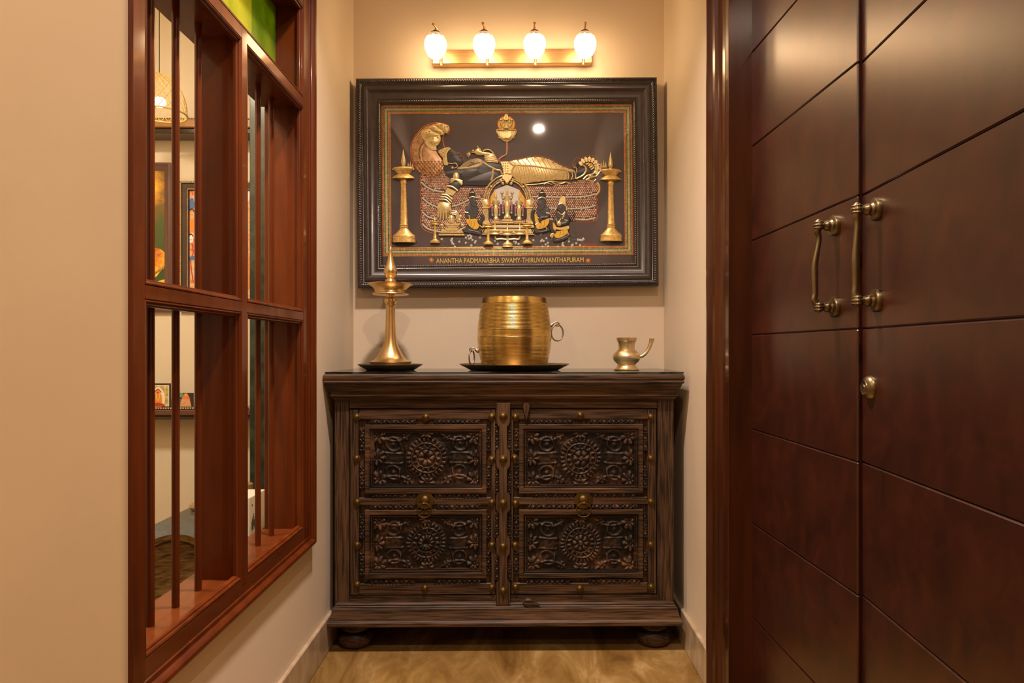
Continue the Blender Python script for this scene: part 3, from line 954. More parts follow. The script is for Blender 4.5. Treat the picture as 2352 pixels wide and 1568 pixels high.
def door(pl, pr_, panels, strips, studs, variant, pull, label):
    x0, x1 = cx(pl), cx(pr_)
    mb = MB()
    za, zb_ = cz(1365), cz(940)
    mb.box(x0, x1, YR, YFc + .026, za, zb_)
    d = mb.build('door', 'old_wood_z', cab, smooth=False)
    if label: d['label'] = label
    # stiles and rails of the leaf around and between the panels
    (oa, ob) = panels[0][0], panels[0][1]
    sp = 15
    cbox('door_stile', cx(pl) + .0015, cx(strips['vl'] - 7), za, zb_, YFc, YR + .001, 'old_wood_z', d, .002)
    cbox('door_stile', cx(strips['vr'] + 6), cx(pr_) - .0015, za, zb_, YFc, YR + .001, 'old_wood_z', d, .002)
    cbox('door_rail', cx(strips['vl'] - 7), cx(strips['vr'] + 6), cz(963), zb_, YFc + .0008, YR + .001, 'old_wood_x', d, .002)
    cbox('door_rail', cx(strips['vl'] - 7), cx(strips['vr'] + 6), za, cz(1339), YFc + .0008, YR + .001, 'old_wood_x', d, .002)
    cbox('door_rail', cx(strips['vl'] - 7), cx(strips['vr'] + 6), cz(1159), cz(1142), YFc + .0008, YR + .001, 'old_wood_x', d, .002)
    for k, (o0, o1, t0, t1, i0, i1, it, ib) in enumerate(panels):
        m = MB(TF(YFc + .004))
        X_0, X_1, Z0, Z1 = cx(o0), cx(o1), cz(t1), cz(t0)
        a, b, c, e_ = cx(i0), cx(i1), cz(ib), cz(it)
        w0 = (a - X_0)
        m.T = None
        # raised frame: separate insets per side, so build rings by hand
        def rg(f, h):
            return [(X_0 + (a - X_0) * f, YFc + .004 - h, Z0 + (c - Z0) * f), (X_1 + (b - X_1) * f, YFc + .004 - h, Z0 + (c - Z0) * f),
                    (X_1 + (b - X_1) * f, YFc + .004 - h, Z1 + (e_ - Z1) * f), (X_0 + (a - X_0) * f, YFc + .004 - h, Z1 + (e_ - Z1) * f)]
        vs = []
        pf = [(0, -.008), (0, .006), (.05, .0085), (.50, .0085), (.55, .0075), (.60, .0035), (.64, .0032), (.68, .0055), (.76, .0055), (.80, .0025), (.86, .002), (.90, .0032), (.94, .003), (1.0, -.004)]
        for f, h in pf: vs += rg(f, h)
        fs = [(j * 4 + i, j * 4 + (i + 1) % 4, (j + 1) * 4 + (i + 1) % 4, (j + 1) * 4 + i) for j in range(len(pf) - 1) for i in range(4)]
        m.add(vs, fs)
        m.build('panel_frame', 'old_wood_x', d, angle=15)
        Z = carve(b - a, e_ - c, 230, 3 + variant + k * 5, (variant + 2 * k) % 4)
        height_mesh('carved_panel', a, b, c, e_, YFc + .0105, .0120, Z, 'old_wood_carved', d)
    for s_ in strips['h']: carved_strip(d, *s_)
    for (b0, b1) in strips['vz']:
        carved_strip(d, strips['vl'] - 6, strips['vl'] + 6, b0, b1, True)
        carved_strip(d, strips['vr'] - 5, strips['vr'] + 5, b0, b1, True)
    for px, py in studs: stud(d, px, py)
    # ring pull: scalloped plate, boss, ring
    px, py = pull
    x, z = cx(px), cz(py)
    e2 = MB(lambda a, b, h: (a, -h, b))
    n = 48
    pr2 = [(.0295, 0, 1), (.0295, .0012, 1), (.026, .002, 1), (.022, .0025, 0), (.0165, .003, 0), (.0155, .006, 0), (.011, .010, 0), (.006, .0115, 0), (.0001, .012, 0)]
    vs = []
    for r, h, s_ in pr2:
        for i in range(n):
            t = 2 * PI * i / n
            rr = r * (1 + (.055 * math.cos(16 * t) if s_ else 0))
            vs.append((rr * math.cos(t), rr * math.sin(t), h))
    e2.add(vs, [(j * n + i, j * n + (i + 1) % n, (j + 1) * n + (i + 1) % n, (j + 1) * n + i) for j in range(len(pr2) - 1) for i in range(n)])
    pl_ = e2.build('pull_plate', 'old_brass', d, loc=(x, YFc - .001, z))
    e3 = MB()
    e3.torus((0, 0, -.026), .0235, .0022, 'y', 36, 8)
    e3.tube([(0, .006, 0), (0, -.004, .001), (0, -.006, -.003), (0, -.002, -.006)], .0028, 8)
    e3.build('pull_ring', 'old_brass', d, loc=(x, YFc - .0135, z - .004))
    return d
hs = [(1, 2)]
door(803, 1139, [(838, 1118, 974, 1133, 860, 1098, 994, 1110), (838, 1118, 1170, 1327, 860, 1098, 1190, 1304)],
     {'vl': 831, 'vr': 1122, 'h': [(850, 955, 963, 974), (998, 1103, 963, 974), (854, 957, 1132, 1143), (1000, 1103, 1132, 1143), (850, 952, 1158, 1170), (1003, 1105, 1158, 1170), (852, 956, 1328, 1340), (997, 1103, 1328, 1340)],
      'vz': [(984, 1036), (1070, 1122), (1180, 1236), (1268, 1320)]},
     [(819, 957), (978, 958), (1130, 957), (819, 1052), (1130, 1055), (820, 1152), (1130, 1154), (820, 1250), (1130, 1252), (820, 1341), (976, 1350), (1130, 1349)], 0, (976, 1148), None)
door(1172.5, 1509, [(1192, 1477, 974, 1133, 1213, 1455, 994, 1112), (1192, 1477, 1170, 1327, 1213, 1455, 1191, 1307)],
     {'vl': 1186, 'vr': 1482, 'h': [(1212, 1314, 963, 974), (1356, 1458, 963, 974), (1222, 1318, 1132, 1143), (1358, 1462, 1132, 1143), (1214, 1318, 1158, 1170), (1360, 1464, 1158, 1170), (1210, 1312, 1330, 1342), (1352, 1470, 1330, 1342)],
      'vz': [(984, 1036), (1070, 1122), (1180, 1236), (1268, 1320)]},
     [(1184, 958), (1333, 954), (1495, 958), (1182, 1052), (1495, 1053), (1184, 1156), (1495, 1153), (1183, 1252), (1495, 1252), (1184, 1348), (1332, 1352), (1496, 1349)], 1, (1340, 1148), None)
# scalloped centre batten
bosses = (955, 1053, 1153, 1252, 1353)
right = []
py = 924
def halfw(y):
    d = min(abs(y - q) for q in bosses)
    if y < 972 or y > 1338: return 16.5
    t = max(0, min(1, (d - 15) / 10)); t = t * t * (3 - 2 * t)
    return 16.5 - 6.5 * t
ys = list(range(924, 1386, 4)) + [1386]
cxm = 1156
out = [(cx(cxm + halfw(y)), cz(y)) for y in ys] + [(cx(cxm - halfw(y)), cz(y)) for y in reversed(ys)]
m = MB(TF(YFc + .002)); m.poly(out, 0, .016, bev=.002)
bat = m.build('centre_batten', 'old_wood_z', cab, angle=30)
for q in bosses: stud(bat, cxm, q, .0108, YFc - .014)
for sgn in (-1, 1):
    for (b0, b1) in ((974, 1035), (1072, 1134), (1173, 1234), (1270, 1332)):
        x_ = cxm + sgn * 14.5
        x0, x1 = cx(x_ - 4.5), cx(x_ + 4.5); z0, z1 = cz(b1), cz(b0)
        asp = 2 * (z1 - z0) / (x1 - x0)
        Z = strip_field(int(asp * 5), 11, 1, asp).T
        height_mesh('carved_strip', x0, x1, z0, z1, YFc - .001, .005, Z, 'old_wood_carved', bat)
# teardrop latch and the lower latch knob
m = MB(TF(YFc + .001)); m.poly([(cx(1209), cz(966)), (cx(1215), cz(945)), (cx(1217), cz(932)), (cx(1213), cz(924)), (cx(1205), cz(924)), (cx(1201), cz(932)), (cx(1203), cz(945))], 0, .014, bev=.002, smooth=3)
m.build('latch', 'old_wood_z', cab)
m = MB(TF(YFc + .001)); m.poly([(cx(1200), cz(1380)), (cx(1212), cz(1371)), (cx(1230), cz(1378)), (cx(1244), cz(1394)), (cx(1226), cz(1396)), (cx(1206), cz(1390))], 0, .018, bev=.004, smooth=3)
m.build('latch', 'old_wood_x', cab)

# ------------------------------------------------------------------ glass sheet on the top
ZT = tz(858)
ZG = ZT + .006
g = MB().box(xt0 + .006, xt1 - .002, YT + .004, YB - .002, ZT + .0003, ZG, .001).build('glass_sheet', 'top_glass')
tag(g, 'clear glass sheet with green edge covering the carved cabinet top', 'glass top')

# ------------------------------------------------------------------ brass on the cabinet
YO = 2.42
S = YO / F                                       # metres per photo pixel there
ZS = S / 3.267                                   # per zoom pixel
def plate_profile(r, h, rb, t=.002):
    return [(.001, 0), (rb, 0), (rb + (r - rb) * .5, h * .45), (r, h - t), (r, h), (r - .003, h), (rb + (r - rb) * .45, h * .45 + t), (rb - .003, t), (.001, t)]
# shallow plate under the lamp
lx = P(897, 840, YO).x
pl = MB().lathe(plate_profile(240 * ZS, .0215, 172 * ZS), (0, 0, 0), 72).build('lamp_plate', 'brass_dark', loc=(lx, YO, ZG))
tag(pl, 'shallow dark brass plate under the standing oil lamp', 'plate')
zl = ZG + .0022
lamp = thing('oil_lamp', 'tall polished brass standing oil lamp on the left of the cabinet', 'oil lamp', (lx, YO, zl))
def pz(zy): return P(897, 560 + zy / 3.267, YO).z - zl
base = [(.001, 0), (128 * ZS, .0), (134 * ZS, .003), (146 * ZS, pz(897)), (158 * ZS, pz(887)), (159 * ZS, pz(882)), (150 * ZS, pz(879)), (122 * ZS, pz(870)), (98 * ZS, pz(845)), (80 * ZS, pz(815)), (62 * ZS, pz(780)), (50 * ZS, pz(740)), (43 * ZS, pz(690)), (38.5 * ZS, pz(640)), (36 * ZS, pz(580)), (34 * ZS, pz(500)), (33 * ZS, pz(476))]
zs0 = pz(885) + .0
mb = MB().lathe(base + [(0.001, pz(476))], (0, 0, 0), 64); mb.build('base', 'brass_lamp', lamp)
st = [(.001, pz(478)), (34 * ZS, pz(476)), (36 * ZS, pz(464)), (38 * ZS, pz(459)), (36 * ZS, pz(455)), (34 * ZS, pz(452)), (38 * ZS, pz(447)), (45 * ZS, pz(438)), (47 * ZS, pz(425)), (45 * ZS, pz(412)), (37 * ZS, pz(404)), (32 * ZS, pz(400)), (31 * ZS, pz(390)), (33 * ZS, pz(382)), (29 * ZS, pz(372)), (.001, pz(370))]
MB().lathe(st, (0, 0, 0), 48).build('stem', 'brass_lamp', lamp)
bowl = [(.001, pz(372)), (40 * ZS, pz(374)), (100 * ZS, pz(382)), (128 * ZS, pz(383)), (136 * ZS, pz(377)), (134 * ZS, pz(372)), (120 * ZS, pz(366)), (116 * ZS, pz(355)), (118 * ZS, pz(344)), (128 * ZS, pz(330)), (142 * ZS, pz(318)), (158 * ZS, pz(309)), (168 * ZS, pz(303)), (169 * ZS, pz(297)), (163 * ZS, pz(298)), (150 * ZS, pz(307)), (130 * ZS, pz(322)), (112 * ZS, pz(345)), (50 * ZS, pz(350)), (.001, pz(350))]
MB().lathe(bowl, (0, 0, 0), 72).build('oil_bowl', 'brass_lamp', lamp)
fin = [(.001, pz(350)), (44 * ZS, pz(349)), (44 * ZS, pz(290)), (42 * ZS, pz(280)), (38 * ZS, pz(268)), (28 * ZS, pz(262)), (26 * ZS, pz(256)), (33 * ZS, pz(250)), (36 * ZS, pz(244)), (45 * ZS, pz(230)), (51 * ZS, pz(212)), (50 * ZS, pz(198)), (42 * ZS, pz(178)), (31 * ZS, pz(150)), (22 * ZS, pz(118)), (16 * ZS, pz(85)), (12 * ZS, pz(50)), (13 * ZS, pz(34)), (9 * ZS, pz(27)), (4 * ZS, pz(18)), (.0006, pz(16))]
MB().lathe(fin, (0, 0, 0), 48).build('finial', 'brass_lamp', lamp)

# perforated plate and barrel pot
pxc = P(1181.5, 850, YO)
tr = thing('perforated_plate', 'wide dark brass plate with a beaded rim under the ribbed pot', 'plate', (pxc.x, YO, ZG))
MB().lathe(plate_profile(410 * ZS, .0225, 325 * ZS), (0, 0, 0), 96).build('dish', 'brass_dark', tr)
m = MB()
for q, R_ in enumerate((404, 388, 372)):
    n_ = 150
    for i in range(n_):
        a = 2 * PI * (i + .5 * q) / n_
        r_ = .0019
        c_ = Vector((R_ * ZS * math.cos(a), R_ * ZS * math.sin(a), .0225 - q * .0022 - .0008))
        m.add([c_ + Vector((r_, 0, 0)), c_ + Vector((0, r_, 0)), c_ + Vector((-r_, 0, 0)), c_ + Vector((0, -r_, 0)), c_ + Vector((0, 0, r_ * 1.2))], [(0, 1, 4), (1, 2, 4), (2, 3, 4), (3, 0, 4)])
o = m.build('rim_beading', 'brass_pale', tr); o['kind'] = 'stuff'
zp = ZG + .0022
pot = thing('barrel_pot', 'large ribbed brass barrel-shaped pot with ring handles, in the middle of the cabinet', 'pot', (pxc.x + .0, YO, zp))
ppz = lambda zy: P(1176, 560 + zy / 3.267, YO).z - zp
def prad(zy):
    t = (zy - 408) / (912 - 408)
    k = [(0, 238), (.08, 245), (.25, 262), (.45, 275), (.6, 278), (.75, 272), (.88, 260), (1, 243)]
    for (a, ra), (b, rb_) in zip(k[:-1], k[1:]):
        if t <= b:
            u = (t - a) / (b - a); return ra + (rb_ - ra) * u
    return 243
prof = [(.001, 0)]
zy = 906
prof.append((prad(906) * ZS, 0.0))
zz = 900.0
while zz > 455:
    smooth_band = 652 < zz < 692
    if smooth_band:
        prof.append((prad(zz) * ZS, ppz(zz))); zz -= 6
    else:
        r_ = prad(zz) * ZS
        prof += [(r_ - .0003, ppz(zz)), (r_ + .0002, ppz(zz - 2.5)), (r_ + .00035, ppz(zz - 5)), (r_ + .0002, ppz(zz - 7.5))]
        zz -= 10
for zz in (450, 440, 430, 420, 413): prof.append((prad(zz) * ZS + (0 if zz > 425 else -.0005), ppz(zz)))
prof += [(237 * ZS, ppz(409)), (233 * ZS, ppz(408)), (231 * ZS, ppz(411)), (240 * ZS, ppz(450)), (268 * ZS, ppz(600)), (268 * ZS, ppz(720)), (236 * ZS, ppz(895)), (.001, ppz(898))]
MB().lathe(prof, (0, 0, 0), 128).build('body', 'brass_pot', pot, angle=50)
# ring handles on lugs
def ring_handle(sx, zy_l, zy_r, tilt, Rr, wide):
    m = MB()
    xr = sx * prad(zy_l) * ZS
    z_ = ppz(zy_l)
    m.tube([(xr - sx * .004, 0, z_ - .006), (xr + sx * .004, 0, z_ - .002), (xr + sx * .010, 0, z_ + .004)], [.006, .007, .0045], 10)
    m.tube(cr([(xr + sx * .006, -.001, z_), (xr + sx * .012, 0, z_ + .006), (xr + sx * .022, 0, z_ + .009), (xr + sx * .030, 0, z_ + .004), (xr + sx * .029, 0, z_ - .003), (xr + sx * .022, 0, z_ - .004), (xr + sx * .017, .002, z_ - .001)], 5), .0027, 10)
    m.build('handle_lug', 'iron_ring', pot)
    m = MB()
    cz_ = z_ - .004 - Rr + .004
    m.torus((0, 0, 0), Rr, .0028, 'y', 36, 10, wide)
    o = m.build('ring_handle', 'iron_ring', pot, loc=(xr + sx * .0235, 0, cz_), angle=60)
    o.rotation_euler = (0, 0, tilt)
ring_handle(1, 606, 0, .35, .0285, .72 / .9)
ring_handle(-1, 797, 0, 1.25, .0265, .9)

# spouted water pot
kx = P(810 + 2055 / 3.267, 800, YO)
ki = thing('spouted_pot', 'small polished brass water pot with a curved spout on the right of the cabinet', 'pot', (kx.x, YO, ZG))
kz = lambda zy: max(0, P(1439, 560 + zy / 3.267, YO).z - ZG)
z0k = kz(946)
prof = [(.001, 0), (90 * ZS, 0), (96 * ZS, .0015), (96 * ZS, .004), (90 * ZS, kz(938)), (80 * ZS, kz(928)), (71 * ZS, kz(915)), (66 * ZS, kz(905)), (72 * ZS, kz(897)), (90 * ZS, kz(882)), (102 * ZS, kz(862)), (105 * ZS, kz(848)), (101 * ZS, kz(832)), (88 * ZS, kz(815)), (74 * ZS, kz(803)), (73 * ZS, kz(798)), (64 * ZS, kz(795)), (61 * ZS, kz(780)), (62 * ZS, kz(755)), (66 * ZS, kz(738)), (70 * ZS, kz(730)), (75 * ZS, kz(727)), (75 * ZS, kz(716)), (77 * ZS, kz(712)), (77 * ZS, kz(704)), (70 * ZS, kz(703)), (60 * ZS, kz(712)), (56 * ZS, kz(760)), (50 * ZS, kz(800)), (.001, kz(800))]
MB().lathe(prof, (0, 0, 0), 64).build('body', 'brass_pale', ki)
sp = [(95, 846, 12), (112, 843, 13), (132, 830, 14), (150, 812, 14), (166, 788, 14.5), (178, 760, 15.5), (186, 735, 17), (190, 716, 19), (191, 710, 20)]
pts = [(a * ZS, 0, kz(b), c * ZS) for a, b, c in sp]
cc = cr(pts, 4)
m = MB(); m.tube([c[:3] for c in cc] + [(191 * ZS, 0, kz(716))], [c[3] for c in cc] + [15 * ZS], 20, up=(0, 1, 0))
m.build('spout', 'brass_pale', ki, angle=60)
# ------------------------------------------------------------------ framed relief painting
FY = 2.578                                        # front of the frame
CYp = 2.611                                       # canvas plane
SL = .0112
fc = P(1166, 418, FY)
pic = thing('framed_painting', 'large gold relief painting of a reclining figure, in a dark rope-edged frame', 'painting', (fc.x, FY, fc.z), (0, -.0092, 0))
sF = FY / F; sC = CYp / F
cc0 = P(1166, 418, CYp)
dxc, dzc = cc0.x - fc.x, cc0.z - fc.z
def TFr(a, b, h): return ((a - 1166) * sF, -h * .001, -(b - 418) * sF)
def TCv(a, b, h):
    b = b + SL * (a - 1166)
    return ((a - 1166) * sC + dxc, (CYp - FY) - h * sC, -(b - 418) * sC + dzc)
def TCr(a, b, h): return ((a - 1166) * sC + dxc, (CYp - FY) - h * sC, -(b - 418) * sC + dzc)
fx0, fx1, fy0, fy1 = 820, 1512, 178, 659
# frame body: sides back to the wall, cove falling to the inner bead
mb = MB()
frame_sweep(mb, fx0, fx1, fy0, fy1, [(0, -60), (0, -4), (2, -1), (12, -3), (13.5, -6), (15, -6.5), (17, -1.5), (20, 0), (24, -1), (28, -5), (33, -10), (39, -13), (43.5, -14), (45, -13), (46.5, -15), (53.5, -15), (54.5, -18), (54.5, -36)], TFr)
mb.build('frame', 'frame_black', pic, angle=40)
def rope(name, ins, wpx, hb, rh, pitch, twist, nq=7, res=7):
    mb = MB()
    for side in range(4):
        L = (fx1 - fx0) if side in (0, 2) else (fy1 - fy0)
        n = int(L / pitch * res); vs = []; fs = []
        for i in range(n + 1):
            t = i / n * 2 - 1
            for q in range(nq):
                qq = q / (nq - 1)
                d = ins + qq * wpx
                half = L / 2 - d
                s_ = t * half
                ph = 2 * PI * (t * L / 2 / pitch + qq * twist)
                hh = hb + rh * math.sin(PI * qq) ** .6 * (.30 + .70 * (.5 + .5 * math.cos(ph)) ** .8)
                cxx, cyy = (fx0 + fx1) / 2, (fy0 + fy1) / 2
                if side == 0: a, b = cxx + s_, fy0 + d
                elif side == 1: a, b = fx1 - d, cyy - s_
                elif side == 2: a, b = cxx + s_, fy1 - d
                else: a, b = fx0 + d, cyy - s_
                vs.append(TFr(a, b, hh))
        for i in range(n):
            for q in range(nq - 1): fs.append((i * nq + q, i * nq + q + 1, (i + 1) * nq + q + 1, (i + 1) * nq + q))
        mb.add(vs, fs)
    o = mb.build(name, 'frame_black', pic, angle=75); o['kind'] = 'stuff'
rope('rope_moulding', .6, 11.5, -5, 9, 5.6, 1.7)
rope('bead_moulding', 47, 6.4, -15.5, 5, 6.2, .9, 5, 6)
cvx0, cvx1, cvy0, cvy1 = 872, 1460, 230, 608
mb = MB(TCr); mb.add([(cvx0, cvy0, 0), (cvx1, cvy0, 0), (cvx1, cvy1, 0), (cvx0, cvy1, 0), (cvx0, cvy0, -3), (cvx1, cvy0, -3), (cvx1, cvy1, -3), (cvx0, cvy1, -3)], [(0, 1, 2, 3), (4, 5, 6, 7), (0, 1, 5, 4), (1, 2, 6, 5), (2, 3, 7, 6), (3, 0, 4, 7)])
mb.build('canvas', 'canvas_hazed', pic, smooth=False)
# jewelled border: five rows of little gems between gold lines
gx0, gx1, gy0, gy1 = 878.5, 1454.5, 240.5, 586.5
rows = [(1.9, 'gem_orange'), (5.9, 'gem_green'), (9.9, 'gem_cream'), (13.6, 'gem_green'), (17.6, 'gem_orange')]
for k, matn in enumerate(('gem_orange', 'gem_green', 'gem_cream')):
    mb = MB(TCr)
    for d, mm_ in rows:
        if mm_ != matn: continue
        step = 3.45 if matn != 'gem_cream' else 3.2
        W_, H_ = gx1 - gx0 - 2 * d, gy1 - gy0 - 2 * d
        pts = [(gx0 + d + W_ * i / int(W_ / step), yy) for yy in (gy0 + d, gy1 - d) for i in range(int(W_ / step) + 1)]
        pts += [(xx, gy0 + d + H_ * i / int(H_ / step)) for xx in (gx0 + d, gx1 - d) for i in range(1, int(H_ / step))]
        r_ = 1.5; h_ = 1.6
        for a, b in pts:
            mb.add([(a - r_, b - r_, 0), (a + r_, b - r_, 0), (a + r_, b + r_, 0), (a - r_, b + r_, 0), (a - r_ * .55, b - r_ * .55, h_), (a + r_ * .55, b - r_ * .55, h_), (a + r_ * .55, b + r_ * .55, h_), (a - r_ * .55, b + r_ * .55, h_)],
                   [(4, 5, 6, 7), (0, 1, 5, 4), (1, 2, 6, 5), (2, 3, 7, 6), (3, 0, 4, 7)])
    o = mb.build('border_gems', matn, pic, smooth=False); o['kind'] = 'stuff'
    o['label'] = {'gem_orange': 'orange gems of the border', 'gem_green': 'green gems of the border', 'gem_cream': 'cream gems of the border'}[matn]
mb = MB(TCr)
for d in (0, 3.9, 7.9, 11.8, 15.6, 19.6):
    a0, a1, b0, b1 = gx0 + d, gx1 - d, gy0 + d, gy1 - d
    for (p, q) in (((a0, b0), (a1, b0)), ((a1, b0), (a1, b1)), ((a1, b1), (a0, b1)), ((a0, b1), (a0, b0))):
        mb.stroke([p, q], .36, h0=.2, hs=1.0, sm=1)
mb.build('border_lines', 'gold', pic)
mb = MB(TCr)
mb.add([(gx0, gy0, .25), (gx1, gy0, .25), (gx1, gy1, .25), (gx0, gy1, .25), (gx0 + 19.6, gy0 + 19.6, .25), (gx1 - 19.6, gy0 + 19.6, .25), (gx1 - 19.6, gy1 - 19.6, .25), (gx0 + 19.6, gy1 - 19.6, .25)], [(0, 1, 5, 4), (1, 2, 6, 5), (2, 3, 7, 6), (3, 0, 4, 7)])
mb.build('border_ground', 'blotch_gold', pic, smooth=False)

def AA(*l): return [(810 + l[i] / 6.5333, 160 + l[i + 1] / 6.5333) for i in range(0, len(l), 2)]
def BB(*l): return [(1170 + l[i] / 6.5333, 160 + l[i + 1] / 6.5333) for i in range(0, len(l), 2)]
def CC(*l): return [(810 + l[i] / 6.5333, 380 + l[i + 1] / 6.5333) for i in range(0, len(l), 2)]
def DD(*l): return [(1170 + l[i] / 6.5333, 380 + l[i + 1] / 6.5333) for i in range(0, len(l), 2)]
def HH(*l): return [(940 + l[i] / 13.067, 270 + l[i + 1] / 13.067) for i in range(0, len(l), 2)]   # head close-up
def SS(*l): return [(1060 + l[i] / 7.84, 380 + l[i + 1] / 7.84) for i in range(0, len(l), 2)]      # shrine close-up
def LL_(*l): return [(1110 + l[i] / 10.45, 250 + l[i + 1] / 10.45) for i in range(0, len(l), 2)]   # lotus close-up
def newmb(): return RB(TCv)

# standing lamps painted left and right
def rel_lamp(cxp, y0, sc_, flip, name='relief_lamp', full=True, ys=None, hz=0):
    """y0: base bottom; sc_: scale, 1 = the big ones"""
    ys = ys or sc_
    base_T = (lambda a_, b_, h_: TCv(a_, y0 + (b_ - y0) * ys / sc_, h_ + hz))
    m = RB(base_T).mat('gold_deep')
    pr_ = [(26, 0), (27, -3), (25.5, -6), (26, -8), (25, -11), (27, -14.5), (23, -18), (17, -23), (11, -30), (9.4, -33), (10, -35), (9, -38), (9.6, -40), (8.2, -42), (7.6, -72), (6.8, -100), (6, -134), (7.6, -138), (7.3, -142), (6, -144), (26, -147), (24.8, -150), (14, -157), (17, -160), (25, -169), (22, -172)]
    m.prof([(r * sc_, y0 + z * sc_) for r, z in pr_], cxp, 0, .3, .35, 12)
    for z in (-3, -11, -35, -40): m.stroke([(cxp - 25 * sc_ * (1 if z > -20 else .38), y0 + z * sc_), (cxp + 25 * sc_ * (1 if z > -20 else .38), y0 + z * sc_)], .8 * sc_, h0=4.5 * sc_, sm=1)
    if full:
        for i in range(26): wr = (8.0 - (i * 3.6 / 92) * 2.0) * sc_; m.stroke([(cxp + wr * q, y0 - (44 + i * 3.6) * sc_) for q in (-.97, -.7, -.3)], .45, h0=1.6, sm=1); m.stroke([(cxp + wr * q, y0 - (44 + i * 3.6) * sc_) for q in (-.3, .3)], .45, h0=2.5, sm=1); m.stroke([(cxp + wr * q, y0 - (44 + i * 3.6) * sc_) for q in (.3, .7, .97)], .45, h0=1.6, sm=1)
    m.mat('gold')
    m.stroke([(cxp - 25 * sc_, y0 - 168 * sc_), (cxp - 10 * sc_, y0 - 173 * sc_), (cxp + 10 * sc_, y0 - 173 * sc_), (cxp + 25 * sc_, y0 - 168 * sc_), (cxp + 12 * sc_, y0 - 165 * sc_), (cxp - 12 * sc_, y0 - 165 * sc_)], 1.1 * sc_, h0=2 * sc_, closed=True)
    m.prof([(10 * sc_, y0 - 167 * sc_), (6 * sc_, y0 - 172 * sc_), (3.4 * sc_, y0 - 175 * sc_), (6 * sc_, y0 - 181 * sc_), (5.4 * sc_, y0 - 188 * sc_), (3 * sc_, y0 - 199 * sc_), (.3, y0 - 214 * sc_)], cxp, 0, 1, .5, 8)
    if full:
        m.mat('paint_pedestal').poly([(cxp - 29, y0 - 5), (cxp + 29, y0 - 5), (cxp + 29, y0 + 2), (cxp + 14, y0 + 7), (cxp - 14, y0 + 7), (cxp - 29, y0 + 2)], 0, .4)
        m.mat('paint_flame')
        for k, (dx, hh) in enumerate(((11, 14), (16, 18), (21, 12))):
            x = cxp + flip * dx
            m.poly([(x - 2.4, y0 - 170), (x - 1.6, y0 - 176), (x, y0 - 170 - hh), (x + 1.6, y0 - 176), (x + 2.4, y0 - 170)], .2, .7)
    return m.build(name, None, pic)
rel_lamp(927.6, 558.2, 1, 1)
rel_lamp(1403, 553.5, .96, -1)

# serpent bed: coils of scales between pearl rows
def inside(p, poly):
    x, y = p; c = False; n = len(poly)
    for i in range(n):
        x1, y1 = poly[i]; x2, y2 = poly[(i + 1) % n]
        if (y1 > y) != (y2 > y) and x < (x2 - x1) * (y - y1) / (y2 - y1) + x1: c = not c
    return c
bedp = CC(1380, 20, 1200, -60, 1000, 30, 1040, 130, 1030, 240, 1045, 330, 1030, 430, 1045, 520, 1030, 620, 1045, 720, 1030, 820, 1050, 920, 1120, 980, 1260, 1020, 1420, 1010, 1700, 940, 1900, 900) + DD(500, 840, 700, 830, 1000, 830, 1200, 835, 1290, 800, 1305, 740, 1290, 700, 1305, 620, 1290, 560, 1310, 500, 1290, 440, 1340, 350, 1300, 260, 1180, 215, 1000, 230, 800, 300, 250, 310) + CC(2000, 330, 1650, 340, 1500, 210, 1400, 150)
m = newmb().mat('paint_copper_base'); m.poly(bedp, 0, .8, smooth=2)
m.mat('paint_glow'); m.stroke(CC(940, 0, 1000, 90, 1030, 140, 1015, 240, 1035, 330, 1015, 430, 1035, 520, 1015, 620, 1035, 720, 1015, 820, 1040, 930, 1110, 990, 1250, 1030), .8, h0=.1)
m.stroke(DD(1300, 260, 1350, 340, 1300, 440, 1318, 500, 1302, 560, 1315, 620, 1302, 700, 1318, 760, 1270, 830, 1130, 845, 1000, 840), .8, h0=.1)
m.mat('paint_flame'); m.stroke(DD(1320, 250, 1350, 300, 1345, 380, 1300, 440), 2.2, h0=.3)
m.build('serpent_bed', None, pic)
pearls = [CC(1040, 270, 1130, 345, 1250, 390, 1380, 405), CC(1050, 500, 1150, 580, 1280, 640), CC(1055, 715, 1130, 780, 1260, 815), CC(1050, 890, 1130, 960, 1290, 1000, 1400, 1000),
          CC(1500, 620, 1600, 590, 1750, 520, 1830, 490, 1930, 480), DD(350, 470, 600, 474, 900, 474, 1150, 460, 1290, 425), DD(600, 640, 900, 645, 1150, 635, 1290, 595), DD(590, 800, 640, 810), DD(1000, 805, 1150, 812, 1290, 780), CC(1620, 960, 1700, 930)]
m = newmb().mat('paint_pearl')
for p in pearls: m.beads(p, 2.7, 3.9, .8, 2.2, 7)
m.build('pearl_rows', None, pic)['kind'] = 'stuff'
# hood of the serpent
hood = HH(830, 1010, 830, 900, 880, 830, 960, 740, 940, 640, 960, 560, 1040, 540, 1100, 470, 1180, 480, 1200, 380, 1180, 290, 1060, 230, 900, 200, 740, 215, 580, 260, 430, 350, 270, 520, 150, 720, 90, 920, 85, 1120, 130, 1290, 220, 1480, 290, 1640, 600, 1780, 1000, 1700, 1040, 1560, 1030, 1400, 980, 1240, 880, 1100)
m = newmb().mat('hood_copper'); m.poly(hood, .3, 2.2, bev=1.2, smooth=2)
m.mat('paint_glow'); m.stroke(HH(300, 1640, 170, 1440, 90, 1260, 60, 1060, 70, 880, 130, 690, 250, 500, 420, 320, 580, 230, 740, 185, 900, 175, 1060, 205, 1190, 265, 1225, 370, 1205, 470, 1160, 520), 1.1, h0=.2)
m.stroke(HH(1040, 540, 1020, 660, 1040, 800, 1080, 920), 1.2, h0=.2)
m.mat('gold')
m.stroke(HH(95, 960, 140, 760, 260, 560, 430, 390, 600, 290, 800, 235), .7, h0=2)
m.stroke(HH(120, 980, 180, 760, 290, 600, 400, 500), .6, h0=2)
